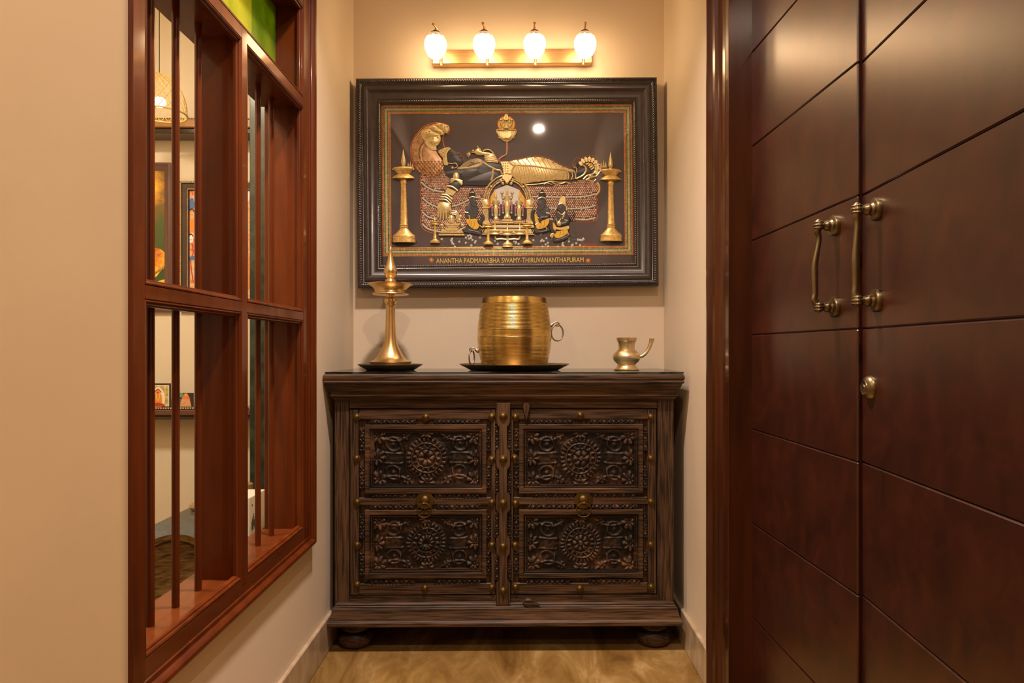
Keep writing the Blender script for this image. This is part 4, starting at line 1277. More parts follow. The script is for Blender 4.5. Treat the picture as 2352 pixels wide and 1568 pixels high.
m.stroke(HH(480, 800, 400, 940, 370, 1100, 390, 1280, 470, 1460, 540, 1560), .9, h0=2)
m.mat('paint_copper_base')
m.stroke(HH(110, 1000, 165, 770, 280, 590, 420, 440), .5, h0=2.2)
m.stroke(HH(460, 760, 350, 900, 310, 1080, 340, 1260), 1.8, h0=1.6, hs=.5)
m.stroke(HH(830, 1020, 880, 1120, 980, 1250, 1030, 1400), 1.0, h0=1.8)
m.mat('hood_copper')
for (x, y) in [(1, 1)]:
    for j in range(8):
        for i in range(9):
            q = HH(170 + i * 104 + (j % 2) * 52, 1330 + j * 62)[0]
            if inside(q, cr(hood, 2, True)): m.dome(q[0], q[1], 3.2, 2.8, 1.6, 7)
m.mat('gold')
for hp in (HH(400, 450, 560, 380, 660, 400, 790, 480, 940, 540, 900, 600, 740, 600, 640, 640, 540, 700, 430, 640), HH(500, 740, 640, 620, 800, 600, 930, 560, 960, 700, 900, 820, 830, 900, 830, 1000, 700, 990, 560, 860),
           HH(620, 340, 700, 270, 820, 290, 960, 380, 1060, 470, 1050, 540, 940, 520, 860, 440, 760, 420), HH(830, 220, 960, 205, 1080, 240, 1190, 270, 1210, 380, 1150, 500, 1050, 440, 980, 360, 860, 320)):
    m.poly(hp, 1.5, 4.2, bev=1.0, smooth=3)
    m.stroke(hp, .6, h0=3.6, closed=True)
for c in HH(570, 520, 680, 740, 800, 790, 760, 330, 890, 270, 1090, 300, 960, 460, 1160, 290, 1050, 430, 880, 620, 740, 640, 1000, 240, 640, 440, 840, 860): m.dome(c[0], c[1], 2.4, 3.4, 3.2, 8)
for k in range(3): m.stroke(HH(400 + k * 34, 470, 430 + k * 30, 640 - k * 10, 540 + k * 20, 740 - k * 22), .6, h0=3.8)
for k in range(3): m.stroke(HH(510 + k * 30, 750 - k * 14, 600 + k * 30, 880 - k * 22, 720 + k * 20, 975 - k * 26, 830, 1000 - k * 30), .7, h0=3.8)
m.build('serpent_hood', None, pic)

# reclining figure -----------------------------------------------------------
m = newmb().mat('paint_skin')
torso = CC(1370, 110) + HH(1440, 1560) + AA(1620, 1420, 1800, 1360, 1950, 1350, 2090, 1390, 2240, 1440) + CC(2265, 60, 2240, 170, 2180, 290, 1950, 310, 1700, 300, 1560, 300, 1480, 200)
m.poly(torso, .5, 2.6, bev=1.4, smooth=2)
face = HH(1160, 1120, 1210, 1030, 1270, 970, 1330, 1000, 1390, 1060, 1440, 1070, 1500, 1085, 1520, 1110, 1525, 1150, 1570, 1190, 1590, 1215, 1580, 1240, 1610, 1260, 1625, 1320, 1620, 1400, 1560, 1460, 1480, 1500, 1380, 1480, 1200, 1380, 1160, 1260)
m.poly(face, .8, 4.4, bev=1.8, smooth=2)
m.poly(HH(1040, 1440, 1420, 1430, 1600, 1450, 1500, 1600, 1440, 1800, 1240, 1860, 1080, 1700), .5, 2.4, bev=1, smooth=2)
m.mat('paint_skin_hi')
m.poly(HH(1330, 1190, 1440, 1200, 1540, 1280, 1560, 1350, 1480, 1370, 1370, 1310), 4.0, 4.8, bev=.4, smooth=3)
m.poly(CC(1700, 70, 1880, 60, 1900, 110, 1760, 170, 1640, 180), 2.3, 3.1, bev=.4, smooth=3)
m.poly(CC(1900, 150, 2100, 90, 2200, 150, 2120, 230, 1900, 240, 1720, 240), 2.3, 3.1, bev=.4, smooth=3)
m.dome(*HH(1290, 1130)[0], 2.6, 1.4, 4.2, 8, 1.6)
m.mat('paint_ink')
m.stroke(HH(1240, 1130, 1270, 1170, 1330, 1170), .35, h0=4.8)
m.stroke(HH(1250, 1075, 1310, 1065, 1370, 1110), .35, h0=4.6)
m.stroke(HH(1490, 1190, 1520, 1240, 1550, 1235), .35, h0=4.6)
m.stroke(HH(1440, 1110, 1465, 1150, 1490, 1120), .3, h0=4.6)
m.stroke(CC(1900, 40, 1840, 110, 1650, 165, 1530, 200), .7, h0=2.7)
m.stroke(CC(1660, 180, 1670, 250, 1620, 330), .5, h0=2.6)
m.mat('paint_glow')
m.stroke(HH(1270, 955, 1340, 990, 1410, 1050, 1480, 1060, 1530, 1080, 1545, 1140, 1610, 1200, 1645, 1280, 1640, 1380), .5, h0=.3)
m.mat('gold')
# crown and ear ornament
m.poly(HH(880, 1060, 900, 1010, 1000, 960, 1100, 920, 1180, 915, 1100, 1000, 1040, 1100, 1030, 1250, 980, 1200, 930, 1120), 1.5, 4.6, bev=1, smooth=2)
m.poly(HH(1100, 940, 1200, 910, 1280, 965, 1190, 1040, 1150, 1160, 1165, 1330, 1190, 1430, 1170, 1460, 1060, 1450, 1030, 1300, 1040, 1120), 1.5, 5.2, bev=.8, smooth=2)
for c in HH(950, 1040, 1010, 990, 960, 1090, 1020, 1060, 1000, 1130, 1010, 1190): m.dome(c[0], c[1], 2.2, 3, 3.5, 7)
m.stroke(HH(1200, 950, 1110, 1040, 1080, 1180, 1090, 1330, 1130, 1440), 1.1, h0=5)
m.stroke(HH(1180, 1390, 1300, 1410, 1390, 1390, 1450, 1440, 1440, 1510, 1370, 1540), 1.1, h0=4.5)
m.dome(*HH(1310, 1530)[0], 3.6, 3, 3, 8)
# necklaces
for k in range(5):
    t = k * 20
    m.stroke(HH(1440 + t, 1530 + t * .2, 1640, 1400 + t * 1.4, 1840, 1290 + t * 1.6, 2060, 1250 + t * 1.2, 2190 - t * .4, 1300 + t * .6, 2200 - t, 1380 + t * .1, 2050 - t, 1470 - t * .4, 1750, 1520 - t * .2, 1450, 1540), .75, h0=2.2)
m.beads(HH(1450, 1560, 1700, 1545, 1950, 1520, 2150, 1450, 2215, 1380), 1.0, 2.0, 2.4, 1.2)
m.dome(*HH(1900, 1350)[0], 3.4, 2.6, 3, 8, 2.2)
# sash over the chest and waist
m.stroke(AA(1965, 1400, 2060, 1460, 2170, 1510) + CC(2220, 80, 2250, 150), 2.6, 2.0, h0=2.2)
m.stroke(CC(2110, 60, 2105, 150, 2080, 230), 2.8, h0=2.2)
m.poly(AA(2215, 1385, 2330, 1378, 2350, 1385) + BB(20, 1400, 70, 1460, 60, 1520, 20, 1568) + CC(2340, 130, 2270, 160, 2245, 20), 1.5, 4, bev=.8, smooth=1)
for r in range(5):
    for c in range(3):
        q = AA(2262 + c * 34, 1410 + r * 38)[0]; m.dome(q[0], q[1], 1.7, 1.6, 3.8, 7)
# raised arm
m.poly(AA(2130, 1400, 2060, 1390, 1990, 1370, 1980, 1320, 2000, 1270, 2100, 1260, 2150, 1300, 2190, 1400), 1.5, 3.6, bev=.8, smooth=2)
for k in range(4): m.stroke(AA(1980 + k * 8, 1300 + k * 26, 2060, 1318 + k * 24, 2140 + k * 10, 1290 + k * 28), 1.3, h0=3)
m.stroke(AA(1960, 1230, 2000, 1210, 2060, 1210, 2120, 1260), 1.8, h0=2.5)
m.poly(AA(1830, 1240, 1860, 1200, 1900, 1180, 1930, 1200, 1950, 1240, 2060, 1250, 2060, 1290, 1960, 1290, 1870, 1290), 1.5, 4, bev=1, smooth=2)
m.stroke(AA(1920, 1220, 1890, 1180, 1878, 1150), 1.9, 1.2, h0=3)
m.stroke(AA(1900, 1240, 1840, 1250, 1790, 1250), 1.7, 1.1, h0=3)
m.dome(*AA(1812, 1228)[0], 3.6, 4, 2, 8)
for k in range(6):
    a = math.radians(120 + k * 28); q = AA(1770, 1280)[0]
    m.stroke([q, (q[0] + 9 * math.cos(a), q[1] + 9 * math.sin(a) * .9)], 1.5, .7, h0=1.6, sm=1)
# lowered arm with bangles, hand over the shrine stone
m.mat('paint_skin').poly(CC(1480, 260, 1620, 260, 1600, 360, 1560, 400, 1440, 330), 1.5, 3.6, bev=1, smooth=2)
m.mat('gold')
m.prof([(0.5, CC(0, 112)[0][1]), (5.5, CC(0, 130)[0][1]), (7.4, CC(0, 165)[0][1]), (7.2, CC(0, 200)[0][1])], CC(1556, 0)[0][0], 0, 2.4, .5)
def band(l, r_, h0=3.4): m.stroke(l, r_, h0=h0)
for k in range(3): band(CC(1470 + k * 4, 270 - k * 28, 1560, 225 - k * 6 + 0, 1650, 290 - k * 22), 2.0)
m.stroke(CC(1480, 250, 1560, 225, 1640, 300), 2.4, h0=3)
m.poly(CC(1430, 340, 1560, 400, 1500, 470, 1380, 430), 1.5, 4.2, bev=1, smooth=1)
m.stroke(CC(1425, 320, 1500, 330, 1580, 390), 2.2, h0=3.6)
for k in range(3): m.stroke(CC(1340 - k * 18, 450 + k * 34, 1420 - k * 12, 455 + k * 34, 1500 - k * 14, 520 + k * 34), 2.0, h0=3.4)
m.poly(CC(1310, 560, 1440, 570, 1480, 640, 1430, 720, 1300, 720, 1265, 640), 1.5, 4.4, bev=1.2, smooth=2)
for k, (xa, xb, yb_) in enumerate(((1290, 1280, 790), (1325, 1318, 820), (1365, 1360, 825), (1405, 1405, 815))):
    m.stroke(CC(xa, 690, (xa + xb) / 2, 750, xb, yb_), 2.9, 2.0, h0=2.6)
m.stroke(CC(1450, 600, 1475, 680, 1470, 740), 2.8, 1.8, h0=2.6)
m.mat('gold_deep')
for x in (1307, 1345, 1386): m.stroke(CC(x, 700, x, 800), .35, h0=4.2)
m.build('reclining_figure', None, pic)

# legs in pleated cloth
m = newmb().mat('gold')
legs = BB(0, 1388, 150, 1350, 300, 1318, 440, 1308, 600, 1345, 750, 1425, 900, 1485, 960, 1500, 990, 1530) + DD(980, 200, 880, 212, 700, 222, 500, 236, 300, 262, 180, 280, 100, 210, 0, 120)
m.poly(legs, .6, 3.4, bev=1.6, smooth=2)
top = cr(BB(30, 1390, 150, 1352, 300, 1320, 440, 1310, 600, 1348, 750, 1428, 900, 1488), 8)
mid = cr(BB(60, 1430, 200, 1440, 340, 1445, 500, 1470, 650, 1490, 800, 1500, 930, 1530), 8)
bot = cr(DD(120, 240, 240, 272, 400, 248, 550, 232, 700, 222, 800, 216, 890, 210), 8)
for k in range(2, 48, 2):
    a, b = top[k], mid[min(k + 2, 48)]
    m.stroke([a, ((a[0] + b[0]) / 2 - 1, (a[1] + b[1]) / 2), b], 1.35 if k % 4 else 1.0, h0=2.6)
    b2, c2 = mid[k], bot[k]
    if k % 4: m.stroke([b2, ((b2[0] + c2[0]) / 2 + 1.8, (b2[1] + c2[1]) / 2), c2], 1.6, h0=2.4)
    else: m.beads([b2, ((b2[0] + c2[0]) / 2 + 1.8, (b2[1] + c2[1]) / 2), c2], 1.0, 2.0, 3.2, 1.4)
m.mat('gold_deep')
for k in range(1, 48, 2):
    b2, c2 = mid[k], bot[k]
    m.stroke([b2, ((b2[0] + c2[0]) / 2 + 1.5, (b2[1] + c2[1]) / 2), c2], .45, h0=3.0)
m.mat('gold')
m.stroke(BB(60, 1430, 200, 1440, 340, 1445, 500, 1470, 650, 1490, 800, 1500, 930, 1530), 1.9, h0=3.2)
for k in (1, 2, 3, 4, 5, 6): q = top[k * 7]; m.dome(q[0], q[1] + 1.5, 2.4, 3, 2.6, 7)
m.stroke(BB(-10, 1390, 60, 1440) + DD(70, 20, 30, 90), 2.4, h0=3)
m.stroke(DD(240, 292, 400, 284, 540, 262, 620, 240, 760, 252, 850, 246, 920, 268), 1.5, h0=1.2)
m.stroke(DD(620, 240, 700, 280, 790, 268, 840, 250), 1.5, h0=1.2)
m.stroke(DD(520, 285, 560, 262, 640, 286), 1.4, h0=1.2)
# feet
m.mat('paint_skin')
m.poly(DD(870, 95, 920, 100, 960, 95, 1050, 70, 1130, 25, 1150, 0, 1220, 90, 1160, 130, 1020, 190, 900, 205), 1.5, 4, bev=1, smooth=1)
m.poly(BB(950, 1500, 960, 1420, 1000, 1385, 1040, 1400, 1030, 1460, 1000, 1520), 1, 3, bev=.8, smooth=1)
m.poly(BB(1120, 1400, 1180, 1430, 1230, 1500, 1230, 1540, 1180, 1560, 1110, 1470), 1.5, 3.6, bev=.8, smooth=1)
m.mat('gold')
m.stroke(DD(930, 90, 950, 150, 930, 210), 1.6, h0=3.8); m.stroke(DD(975, 90, 995, 150, 985, 205), 1.5, h0=3.8)
m.stroke(DD(870, 90, 890, 150, 880, 210), 1.8, h0=3.6)
m.stroke(DD(1000, 200, 1100, 150, 1150, 80, 1140, 20, 1090, -10), 2.2, h0=3.6)
m.stroke(BB(960, 1460, 1010, 1480, 1000, 1568), 1.6, h0=2.8)
# lotus behind the feet
for k in range(9):
    a = math.radians(-150 + k * 22); q = BB(1190, 1470)[0]
    e_ = (q[0] + 27 * math.cos(a), q[1] + 27 * math.sin(a)); f_ = (q[0] + 15 * math.cos(a), q[1] + 15 * math.sin(a))
    nx_, ny_ = -math.sin(a), math.cos(a)
    m.poly([(f_[0] - nx_ * 4, f_[1] - ny_ * 4), (q[0] + 22 * math.cos(a) - nx_ * 4.4, q[1] + 22 * math.sin(a) - ny_ * 4.4), e_, (q[0] + 22 * math.cos(a) + nx_ * 4.4, q[1] + 22 * math.sin(a) + ny_ * 4.4), (f_[0] + nx_ * 4, f_[1] + ny_ * 4)], .5, 2.2, bev=.5, smooth=2)
m.mat('paint_yellow'); q = BB(1185, 1450)[0]; m.dome(q[0], q[1], 13, 1.8, .4, 16, 10)
m.mat('gold')
for k in range(4): m.stroke(BB(1130 + k * 30, 1440 + k * 20, 1190 + k * 28, 1400 + k * 22), 1.6, h0=2)
for l in (DD(1110, 205, 1180, 140, 1260, 120, 1300, 60, 1300, -40), DD(1150, 215, 1230, 170, 1310, 150, 1370, 60, 1370, -30), DD(1180, 210, 1260, 235, 1300, 200)): m.stroke(l, 2.4, 1.2, h0=1.4)
q = DD(1220, 155)[0]; m.dome(q[0], q[1], 6, 3.5, 1, 10)
for k in range(6): q = DD(1360 - k * 12, -20 + k * 36)[0]; m.dome(q[0], q[1], 3, 2.4, 1, 7, 2)
m.mat('paint_glow')
m.stroke(BB(0, 1372, 150, 1335, 300, 1300, 440, 1292, 600, 1328, 750, 1405, 900, 1465, 950, 1480, 955, 1400, 1010, 1320, 1080, 1330, 1170, 1285, 1290, 1285, 1340, 1400, 1395, 1480, 1400, 1560), .5, h0=.3)
m.build('draped_legs', None, pic)

m = MB(TCv).mat('gold_copper')
allp = [q for p in pearls for q in cr(p, 4)]
row = 0; y = 372
hold = [cr(hood, 2, True), cr(torso, 2, True), cr(legs, 2, True), SS(470, 1000, 470, 620, 570, 380, 820, 270, 1070, 380, 1190, 620, 1190, 1000)]
bp = cr(bedp, 2, True)
rs = random.Random(3)
while y < 535:
    x = 958 + (row % 2) * 2.3
    while x < 1375:
        if inside((x, y), bp) and not any(inside((x, y), z) for z in hold) and min((x - q[0]) ** 2 + (y - q[1]) ** 2 for q in allp) > 17:
            m.dome(x + rs.uniform(-.3, .3), y + rs.uniform(-.3, .3), 2.35, rs.uniform(1.4, 2.6), .7, 6)
        x += 4.6
    y += 3.9; row += 1
m.build('serpent_scales', None, pic)['kind'] = 'stuff'

# lotus with the seated figure, on its stem
m = newmb().mat('paint_flame'); q = LL_(566, 370)[0]; m.dome(q[0], q[1], 19, 1.0, .2, 22, 18)
m.mat('paint_glow')
m.stroke([(q[0] + 20 * math.cos(a / 20 * 2 * PI), q[1] + 19 * math.sin(a / 20 * 2 * PI)) for a in range(20)], .7, h0=.1, closed=True)
m.stroke(LL_(576, 800, 576, 1000, 560, 1100, 470, 1150, 390, 1210, 370, 1270), 2.7, h0=.1, hs=.15)
m.mat('gold_copper').stroke(LL_(576, 800, 576, 1000, 560, 1100, 470, 1150, 395, 1210), 1.6, h0=.9)
m.mat('gold')
m.poly(LL_(340, 495, 800, 495, 790, 620, 720, 720, 620, 790, 520, 790, 420, 720, 350, 620), .5, 2, bev=1, smooth=2)
for k in range(-4, 5):
    bx = 566 + k * 28; tx_ = 566 + k * 56; ty = 540 - abs(k) * 2
    m.poly(LL_(bx - 14, 710, (bx + tx_) / 2 - 36, 620, tx_, ty, (bx + tx_) / 2 + 36, 620, bx + 14, 710), 1.5 - .1 * abs(k), 4.2 - .35 * abs(k), bev=.7, smooth=2)
for k in (-3, -2, -1, 1, 2, 3): m.stroke(LL_(566 + k * 22, 725, 566 + k * 68, 745 - abs(k) * 16), 1.6, .6, h0=2, sm=1)
m.stroke(LL_(345, 500, 450, 515, 566, 500, 690, 515, 795, 500), 1.4, h0=2.2)
m.prof([(7, LL_(0, 490)[0][1]), (8.5, LL_(0, 470)[0][1]), (4.6, LL_(0, 440)[0][1]), (5.2, LL_(0, 370)[0][1]), (6.4, LL_(0, 335)[0][1]), (2, LL_(0, 325)[0][1])], LL_(566, 0)[0][0], 0, 1.2, .5)
m.prof([(4, LL_(0, 320)[0][1]), (5.8, LL_(0, 270)[0][1]), (5.2, LL_(0, 220)[0][1]), (3.6, LL_(0, 180)[0][1]), (3.2, LL_(0, 140)[0][1]), (.4, LL_(0, 128)[0][1])], LL_(566, 0)[0][0], 0, 1.8, .5)
for c in LL_(530, 270, 600, 270, 566, 240): m.dome(c[0], c[1], 2.2, 2, 3.4, 7)
for sx in (-1, 1):
    m.stroke(LL_(566 + sx * 50, 350, 566 + sx * 110, 400, 566 + sx * 130, 300), 1.8, h0=1.5)
    m.stroke(LL_(566 + sx * 50, 380, 566 + sx * 95, 440, 566 + sx * 40, 420), 1.7, h0=2)
    q = LL_(566 + sx * 130, 270)[0]; m.dome(q[0], q[1], 3, 2.4, 1.4, 8)
    m.stroke(LL_(566, 470, 566 + sx * 90, 480), 2.2, h0=1.6, sm=1)
m.mat('paint_skin').dome(*LL_(566, 292)[0], 1.9, 1.2, 4, 7)
m.build('lotus_figure', None, pic)

# central shrine ------------------------------------------------------------
m = newmb().mat('paint_white'); m.poly(SS(495, 960, 495, 620, 600, 440, 820, 350, 1040, 440, 1160, 620, 1160, 960), .6, 1.4, smooth=0)
m.mat('paint_orange')
for sx in (-1, 1): m.poly(SS(827 + sx * 330, 760, 827 + sx * 330, 620, 827 + sx * 290, 560, 827 + sx * 300, 760), 1.35, 1.7)
m.mat('paint_yellow')
for sx in (-1, 1): m.poly(SS(827 + sx * 300, 760, 827 + sx * 318, 600, 827 + sx * 220, 450, 827 + sx * 190, 500, 827 + sx * 250, 620), 1.3, 1.6)
m.mat('paint_ink')
m.poly(SS(495, 960, 495, 780, 560, 700, 1100, 700, 1160, 780, 1160, 960), 1.3, 1.65)
m.mat('gold')
for R_, rr in ((1.0, 2.3), (.90, 1.5), (.83, 2.0)):
    pts = []
    for k in range(17):
        a = PI * k / 16
        pts.append((827 - 425 * R_ * math.cos(a), 700 - 520 * R_ * math.sin(a) ** .9))
    m.stroke(SS(*[c for p in pts for c in p]), rr, h0=1.6, sm=2)
for a in range(1, 16):
    t = PI * a / 16
    q = SS(827 - 350 * math.cos(t), 700 - 430 * math.sin(t) ** .9)[0]
    m.dome(q[0], q[1], 2.3, 2.4, 2, 7)
for c in SS(535, 390, 1115, 390, 745, 330, 895, 330, 715, 285, 925, 285, 820, 310): m.dome(c[0], c[1], 4, 3.6, 2.4, 9)
m.poly(SS(730, 230, 740, 190, 820, 160, 900, 190, 910, 230, 860, 290, 820, 350, 780, 290), 2, 5, bev=1, smooth=2)
m.prof([(5, SS(0, 180)[0][1]), (3.4, SS(0, 160)[0][1]), (4.6, SS(0, 145)[0][1]), (1, SS(0, 118)[0][1])], SS(820, 0)[0][0], 0, 2.5, .5)
for sx in (-1, 1):
    xc = 827 + sx * 393
    m.poly(SS(xc - 60, 745, xc + 60, 745, xc + 60, 775, xc - 60, 775), 1.5, 4.4, bev=.6)
    for k in (-1.1, -.35, .35, 1.1): m.stroke(SS(xc + k * 32, 780, xc + k * 32, 1000), 1.9, h0=1.5, sm=1)
    m.poly(SS(xc - 58, 1000, xc + 58, 1000, xc + 66, 1060, xc - 66, 1060), 1.5, 4, bev=.6)
    m.poly(SS(xc - 60 * 1, 640, xc - 20, 620, xc + 40, 620, xc + 60, 700, xc + 50, 740, xc - 60, 740), 1.4, 4, bev=1, smooth=2)
    m.stroke(SS(xc + sx * 40, 730, xc + sx * 70, 640, xc + sx * 50, 590), 2.0, h0=1.6)
def idol(xc, ytop, ybot, w_, arms):
    X_ = SS(xc, 0)[0][0]; Y0, Y1 = SS(0, ytop)[0][1], SS(0, ybot)[0][1]; Hh = Y1 - Y0
    f = lambda t: Y0 + Hh * t
    m.mat('gold')
    m.prof([(.3, f(0)), (1.6 * w_, f(.04)), (2.0 * w_, f(.10)), (3.2 * w_, f(.17)), (2.8 * w_, f(.19)), (2.9 * w_, f(.25)), (1.8 * w_, f(.29)), (6.2 * w_, f(.31)), (6.0 * w_, f(.36)), (4.2 * w_, f(.46)), (4.6 * w_, f(.52)), (6.2 * w_, f(.56)), (6.0 * w_, f(.66)), (5.2 * w_, f(.8)), (4.0 * w_, f(.92)), (6.0 * w_, f(.96)), (8 * w_, f(1.0))], X_, 0, 1.8, .5, 9)
    for s_ in (-1, 1):
        m.stroke([(X_ + s_ * 5.6 * w_, f(.33)), (X_ + s_ * 8.4 * w_, f(.44)), (X_ + s_ * 7 * w_, f(.60))], 1.5 * w_, 1.0, h0=1.8)
        if arms:
            m.stroke([(X_ + s_ * 5.6 * w_, f(.34)), (X_ + s_ * 10 * w_, f(.37)), (X_ + s_ * 11 * w_, f(.24))], 1.4 * w_, h0=1.8)
            m.dome(X_ + s_ * 11 * w_, f(.2), 3.2, 2, 1.8, 8)
    m.stroke([(X_ - 4.6 * w_, f(.55)), (X_, f(.60)), (X_ + 4.6 * w_, f(.55))], 1.0, h0=4)
    m.stroke([(X_, f(.62)), (X_, f(.92))], .6, h0=4.2, sm=1)
    for s_ in (-1, 1):
        for k in range(9):
            t = .42 + k * .055
            m.mat('paint_green' if k in (0, 7) else 'paint_pearl' if k in (1, 8) else 'paint_pink')
            m.dome(X_ + s_ * (8.6 + 1.2 * math.sin(k / 9 * PI)) * w_ , f(t), 2.6 * w_, 1.8, 1.7, 7)
idol(617, 480, 965, .9, False); idol(1033, 480, 965, .9, False); idol(820, 385, 930, 1.05, True)
m.mat('gold')
for (xc, y0, y1, w_) in ((820, 925, 1060, 110), (620, 970, 1060, 82), (1025, 970, 1060, 82)):
    for k, (t, ww) in enumerate(((0, .55), (.33, .8), (.66, 1.0))):
        yy = y0 + (y1 - y0) * t
        m.poly(SS(xc - w_ * ww, yy, xc + w_ * ww, yy, xc + w_ * ww * 1.04, yy + (y1 - y0) * .27, xc - w_ * ww * 1.04, yy + (y1 - y0) * .27), 2, 5 + k * .6, bev=.8)
m.poly(SS(380, 1070, 1290, 1070, 1300, 1130, 370, 1130), 1.5, 5, bev=1)
m.poly(SS(430, 1140, 1240, 1140, 1270, 1230, 400, 1230), 1.5, 4.4, bev=.8)
m.poly(SS(360, 1235, 1300, 1235, 1300, 1255, 360, 1255), 1.5, 5, bev=.6)
m.mat('paint_white').poly(SS(620, 1093, 1040, 1093, 1040, 1110, 620, 1110), 5, 5.4)
m.mat('gold')
for k in range(5):
    for sx in (-1, 1):
        m.stroke(SS(827 + sx * (300 + k * 34), 1235, 827 + sx * (350 + k * 30), 1150), 1.3, .6, h0=4, sm=1)
m.mat('paint_pink')
for k in range(16): q = SS(520 + (k * 83) % 640, 975 + (k * 37) % 70)[0]; m.dome(q[0], q[1], 2.2, 1.3, 1.8, 7)
m.build('shrine_arch', None, pic)
for (xc, yb_, s_) in ((475, 1430, .42), (1172, 1412, .42)):
    q = SS(xc, yb_)[0]; rel_lamp(q[0], q[1], s_, 1, full=False, ys=.27, hz=5.2)
q = CC(1232, 1168)[0]; rel_lamp(q[0], q[1], .42, 1, full=False, ys=.285, hz=2.5)
# branched lamp
m = newmb().mat('gold')
q = SS(820, 1470)[0]
m.prof([(13.5, q[1]), (13, q[1] - 2), (11, q[1] - 3), (12.6, q[1] - 6), (9, q[1] - 9), (4, q[1] - 13), (2.6, q[1] - 15), (2.6, q[1] - 28), (4, q[1] - 29)], q[0], 0, 1, .4)
for sx in (-1, 1): m.stroke(SS(820 + sx * 20, 1335, 820 + sx * 120, 1325, 820 + sx * 200, 1330, 820 + sx * 225, 1275), 2.4, h0=1.6)
for dx in (-1, 0, 1):
    c_ = SS(820 + dx * 222, 1262 if dx else 1270)[0]
    m.prof([(5, c_[1]), (12, c_[1] - 2), (11.5, c_[1] - 4), (7, c_[1] - 6), (11.5, c_[1] - 9), (12, c_[1] - 10.5), (4, c_[1] - 12), (2, c_[1] - 14), (1.8, c_[1] - 22), (.3, c_[1] - 28)], c_[0], 0, 5.2, .35)
m.build('branched_lamp', None, pic)
# stone emblem on its stepped pedestal
m = newmb().mat('gold')
m.prof([(6.6, CC(0, 870)[0][1]), (7, CC(0, 810)[0][1]), (6.4, CC(0, 775)[0][1]), (3.5, CC(0, 752)[0][1]), (.3, CC(0, 748)[0][1])], CC(1480, 0)[0][0], 0, 1.5, .7)
m.poly(CC(1365, 872, 1625, 872, 1590, 912, 1400, 912), 1.5, 5, bev=1); m.poly(CC(1400, 915, 1590, 915, 1560, 940, 1430, 940), 1.5, 4, bev=.6)
m.poly(CC(1380, 945, 1590, 945, 1560, 990, 1410, 990), 1.5, 5, bev=1, smooth=1)
m.poly(CC(1340, 960, 1630, 960, 1660, 1020, 1310, 1020), .8, 3.6, bev=1); m.poly(CC(1290, 1030, 1670, 1030, 1675, 1060, 1288, 1060), .8, 4.2, bev=.8)
for k in range(3): m.stroke(CC(1480 + k * 4, 690 + k * 24, 1560 - k * 10, 700 + k * 22, 1600 - k * 22, 780, 1620 - k * 24, 860), 1.8, h0=1.4 + k)
for c in CC(1620, 770, 1600, 820, 1640, 900, 1335, 905): m.dome(c[0], c[1], 4.4, 3, 1.2, 8)
m.mat('paint_ink')
for dx in (-14, 14): q = CC(1480 + dx, 800)[0]; m.dome(q[0], q[1], 1.0, .6, 6.2, 6)
m.build('stone_emblem', None, pic)

# seated sages
def sage(T_, parts, name, cap_col):
    m = newmb()
    for mat_, kind_, data, h0, h1 in parts:
        m.mat(mat_)
        if kind_ == 'p': m.poly(T_(*data), h0, h1, bev=.9, smooth=2)
        elif kind_ == 's': m.stroke(T_(*data[:-1]), data[-1], h0=h0)
        elif kind_ == 'd': q = T_(*data[:2])[0]; m.dome(q[0], q[1], data[2], h1 - h0, h0, 8)
    return m.build(name, None, pic)
sage(SS, [
    ('paint_skin', 'p', (70, 870, 70, 780, 110, 720, 190, 690, 270, 720, 300, 800, 290, 900, 230, 960, 120, 960, 60, 920), 1, 4),
    ('paint_skin', 'p', (150, 640, 160, 590, 240, 590, 260, 650, 280, 740, 230, 760, 180, 720), 2, 5),
    ('paint_skin_hi', 'p', (200, 620, 235, 600, 245, 640, 240, 680, 210, 690), 4.4, 5.4), ('paint_skin_hi', 'p', (90, 760, 140, 730, 150, 780, 110, 840, 85, 820), 3.8, 4.6), ('paint_skin_hi', 's', (180, 760, 230, 840, 220, 920, 1.2), 4, 0), ('paint_skin_hi', 's', (120, 1170, 220, 1190, 320, 1215, 1.6), 3.8, 0),
    ('paint_ink', 'p', (140, 590, 150, 480, 190, 430, 230, 480, 250, 590), 2, 5),
    ('gold', 's', (140, 600, 190, 575, 250, 585, 1.6), 4.6, 0), ('gold', 's', (155, 500, 190, 490, 225, 498, .8), 4.6, 0),
    ('paint_skin', 's', (360, 890, 380, 960, 330, 1050, 300, 1000, 5), 2, 0), ('paint_skin', 's', (290, 1060, 330, 1040, 3), 2, 0),
    ('paint_skin', 'p', (30, 1180, 90, 1090, 180, 1140, 330, 1180, 360, 1220, 340, 1260, 200, 1230, 60, 1210), 1, 4),
    ('paint_yellow', 'p', (80, 980, 180, 970, 270, 970, 320, 1080, 290, 1150, 220, 1160, 110, 1080), 1.5, 5),
    ('gold', 's', (130, 900, 150, 980, 1.4), 3.8, 0), ('gold', 's', (60, 850, 120, 860, 1.8), 3.8, 0), ('gold', 's', (280, 960, 330, 920, 1.3), 3.8, 0), ('gold', 's', (250, 1000, 330, 1090, 380, 1130, 1.6), 3, 0),
    ('paint_ink', 's', (150, 1110, 180, 1060, 180, 1010, .4), 4.9, 0), ('paint_ink', 's', (190, 1140, 225, 1080, 220, 1010, .4), 4.9, 0), ('paint_ink', 's', (120, 1080, 140, 1030, 140, 990, .4), 4.9, 0)], 'seated_sage', 0)
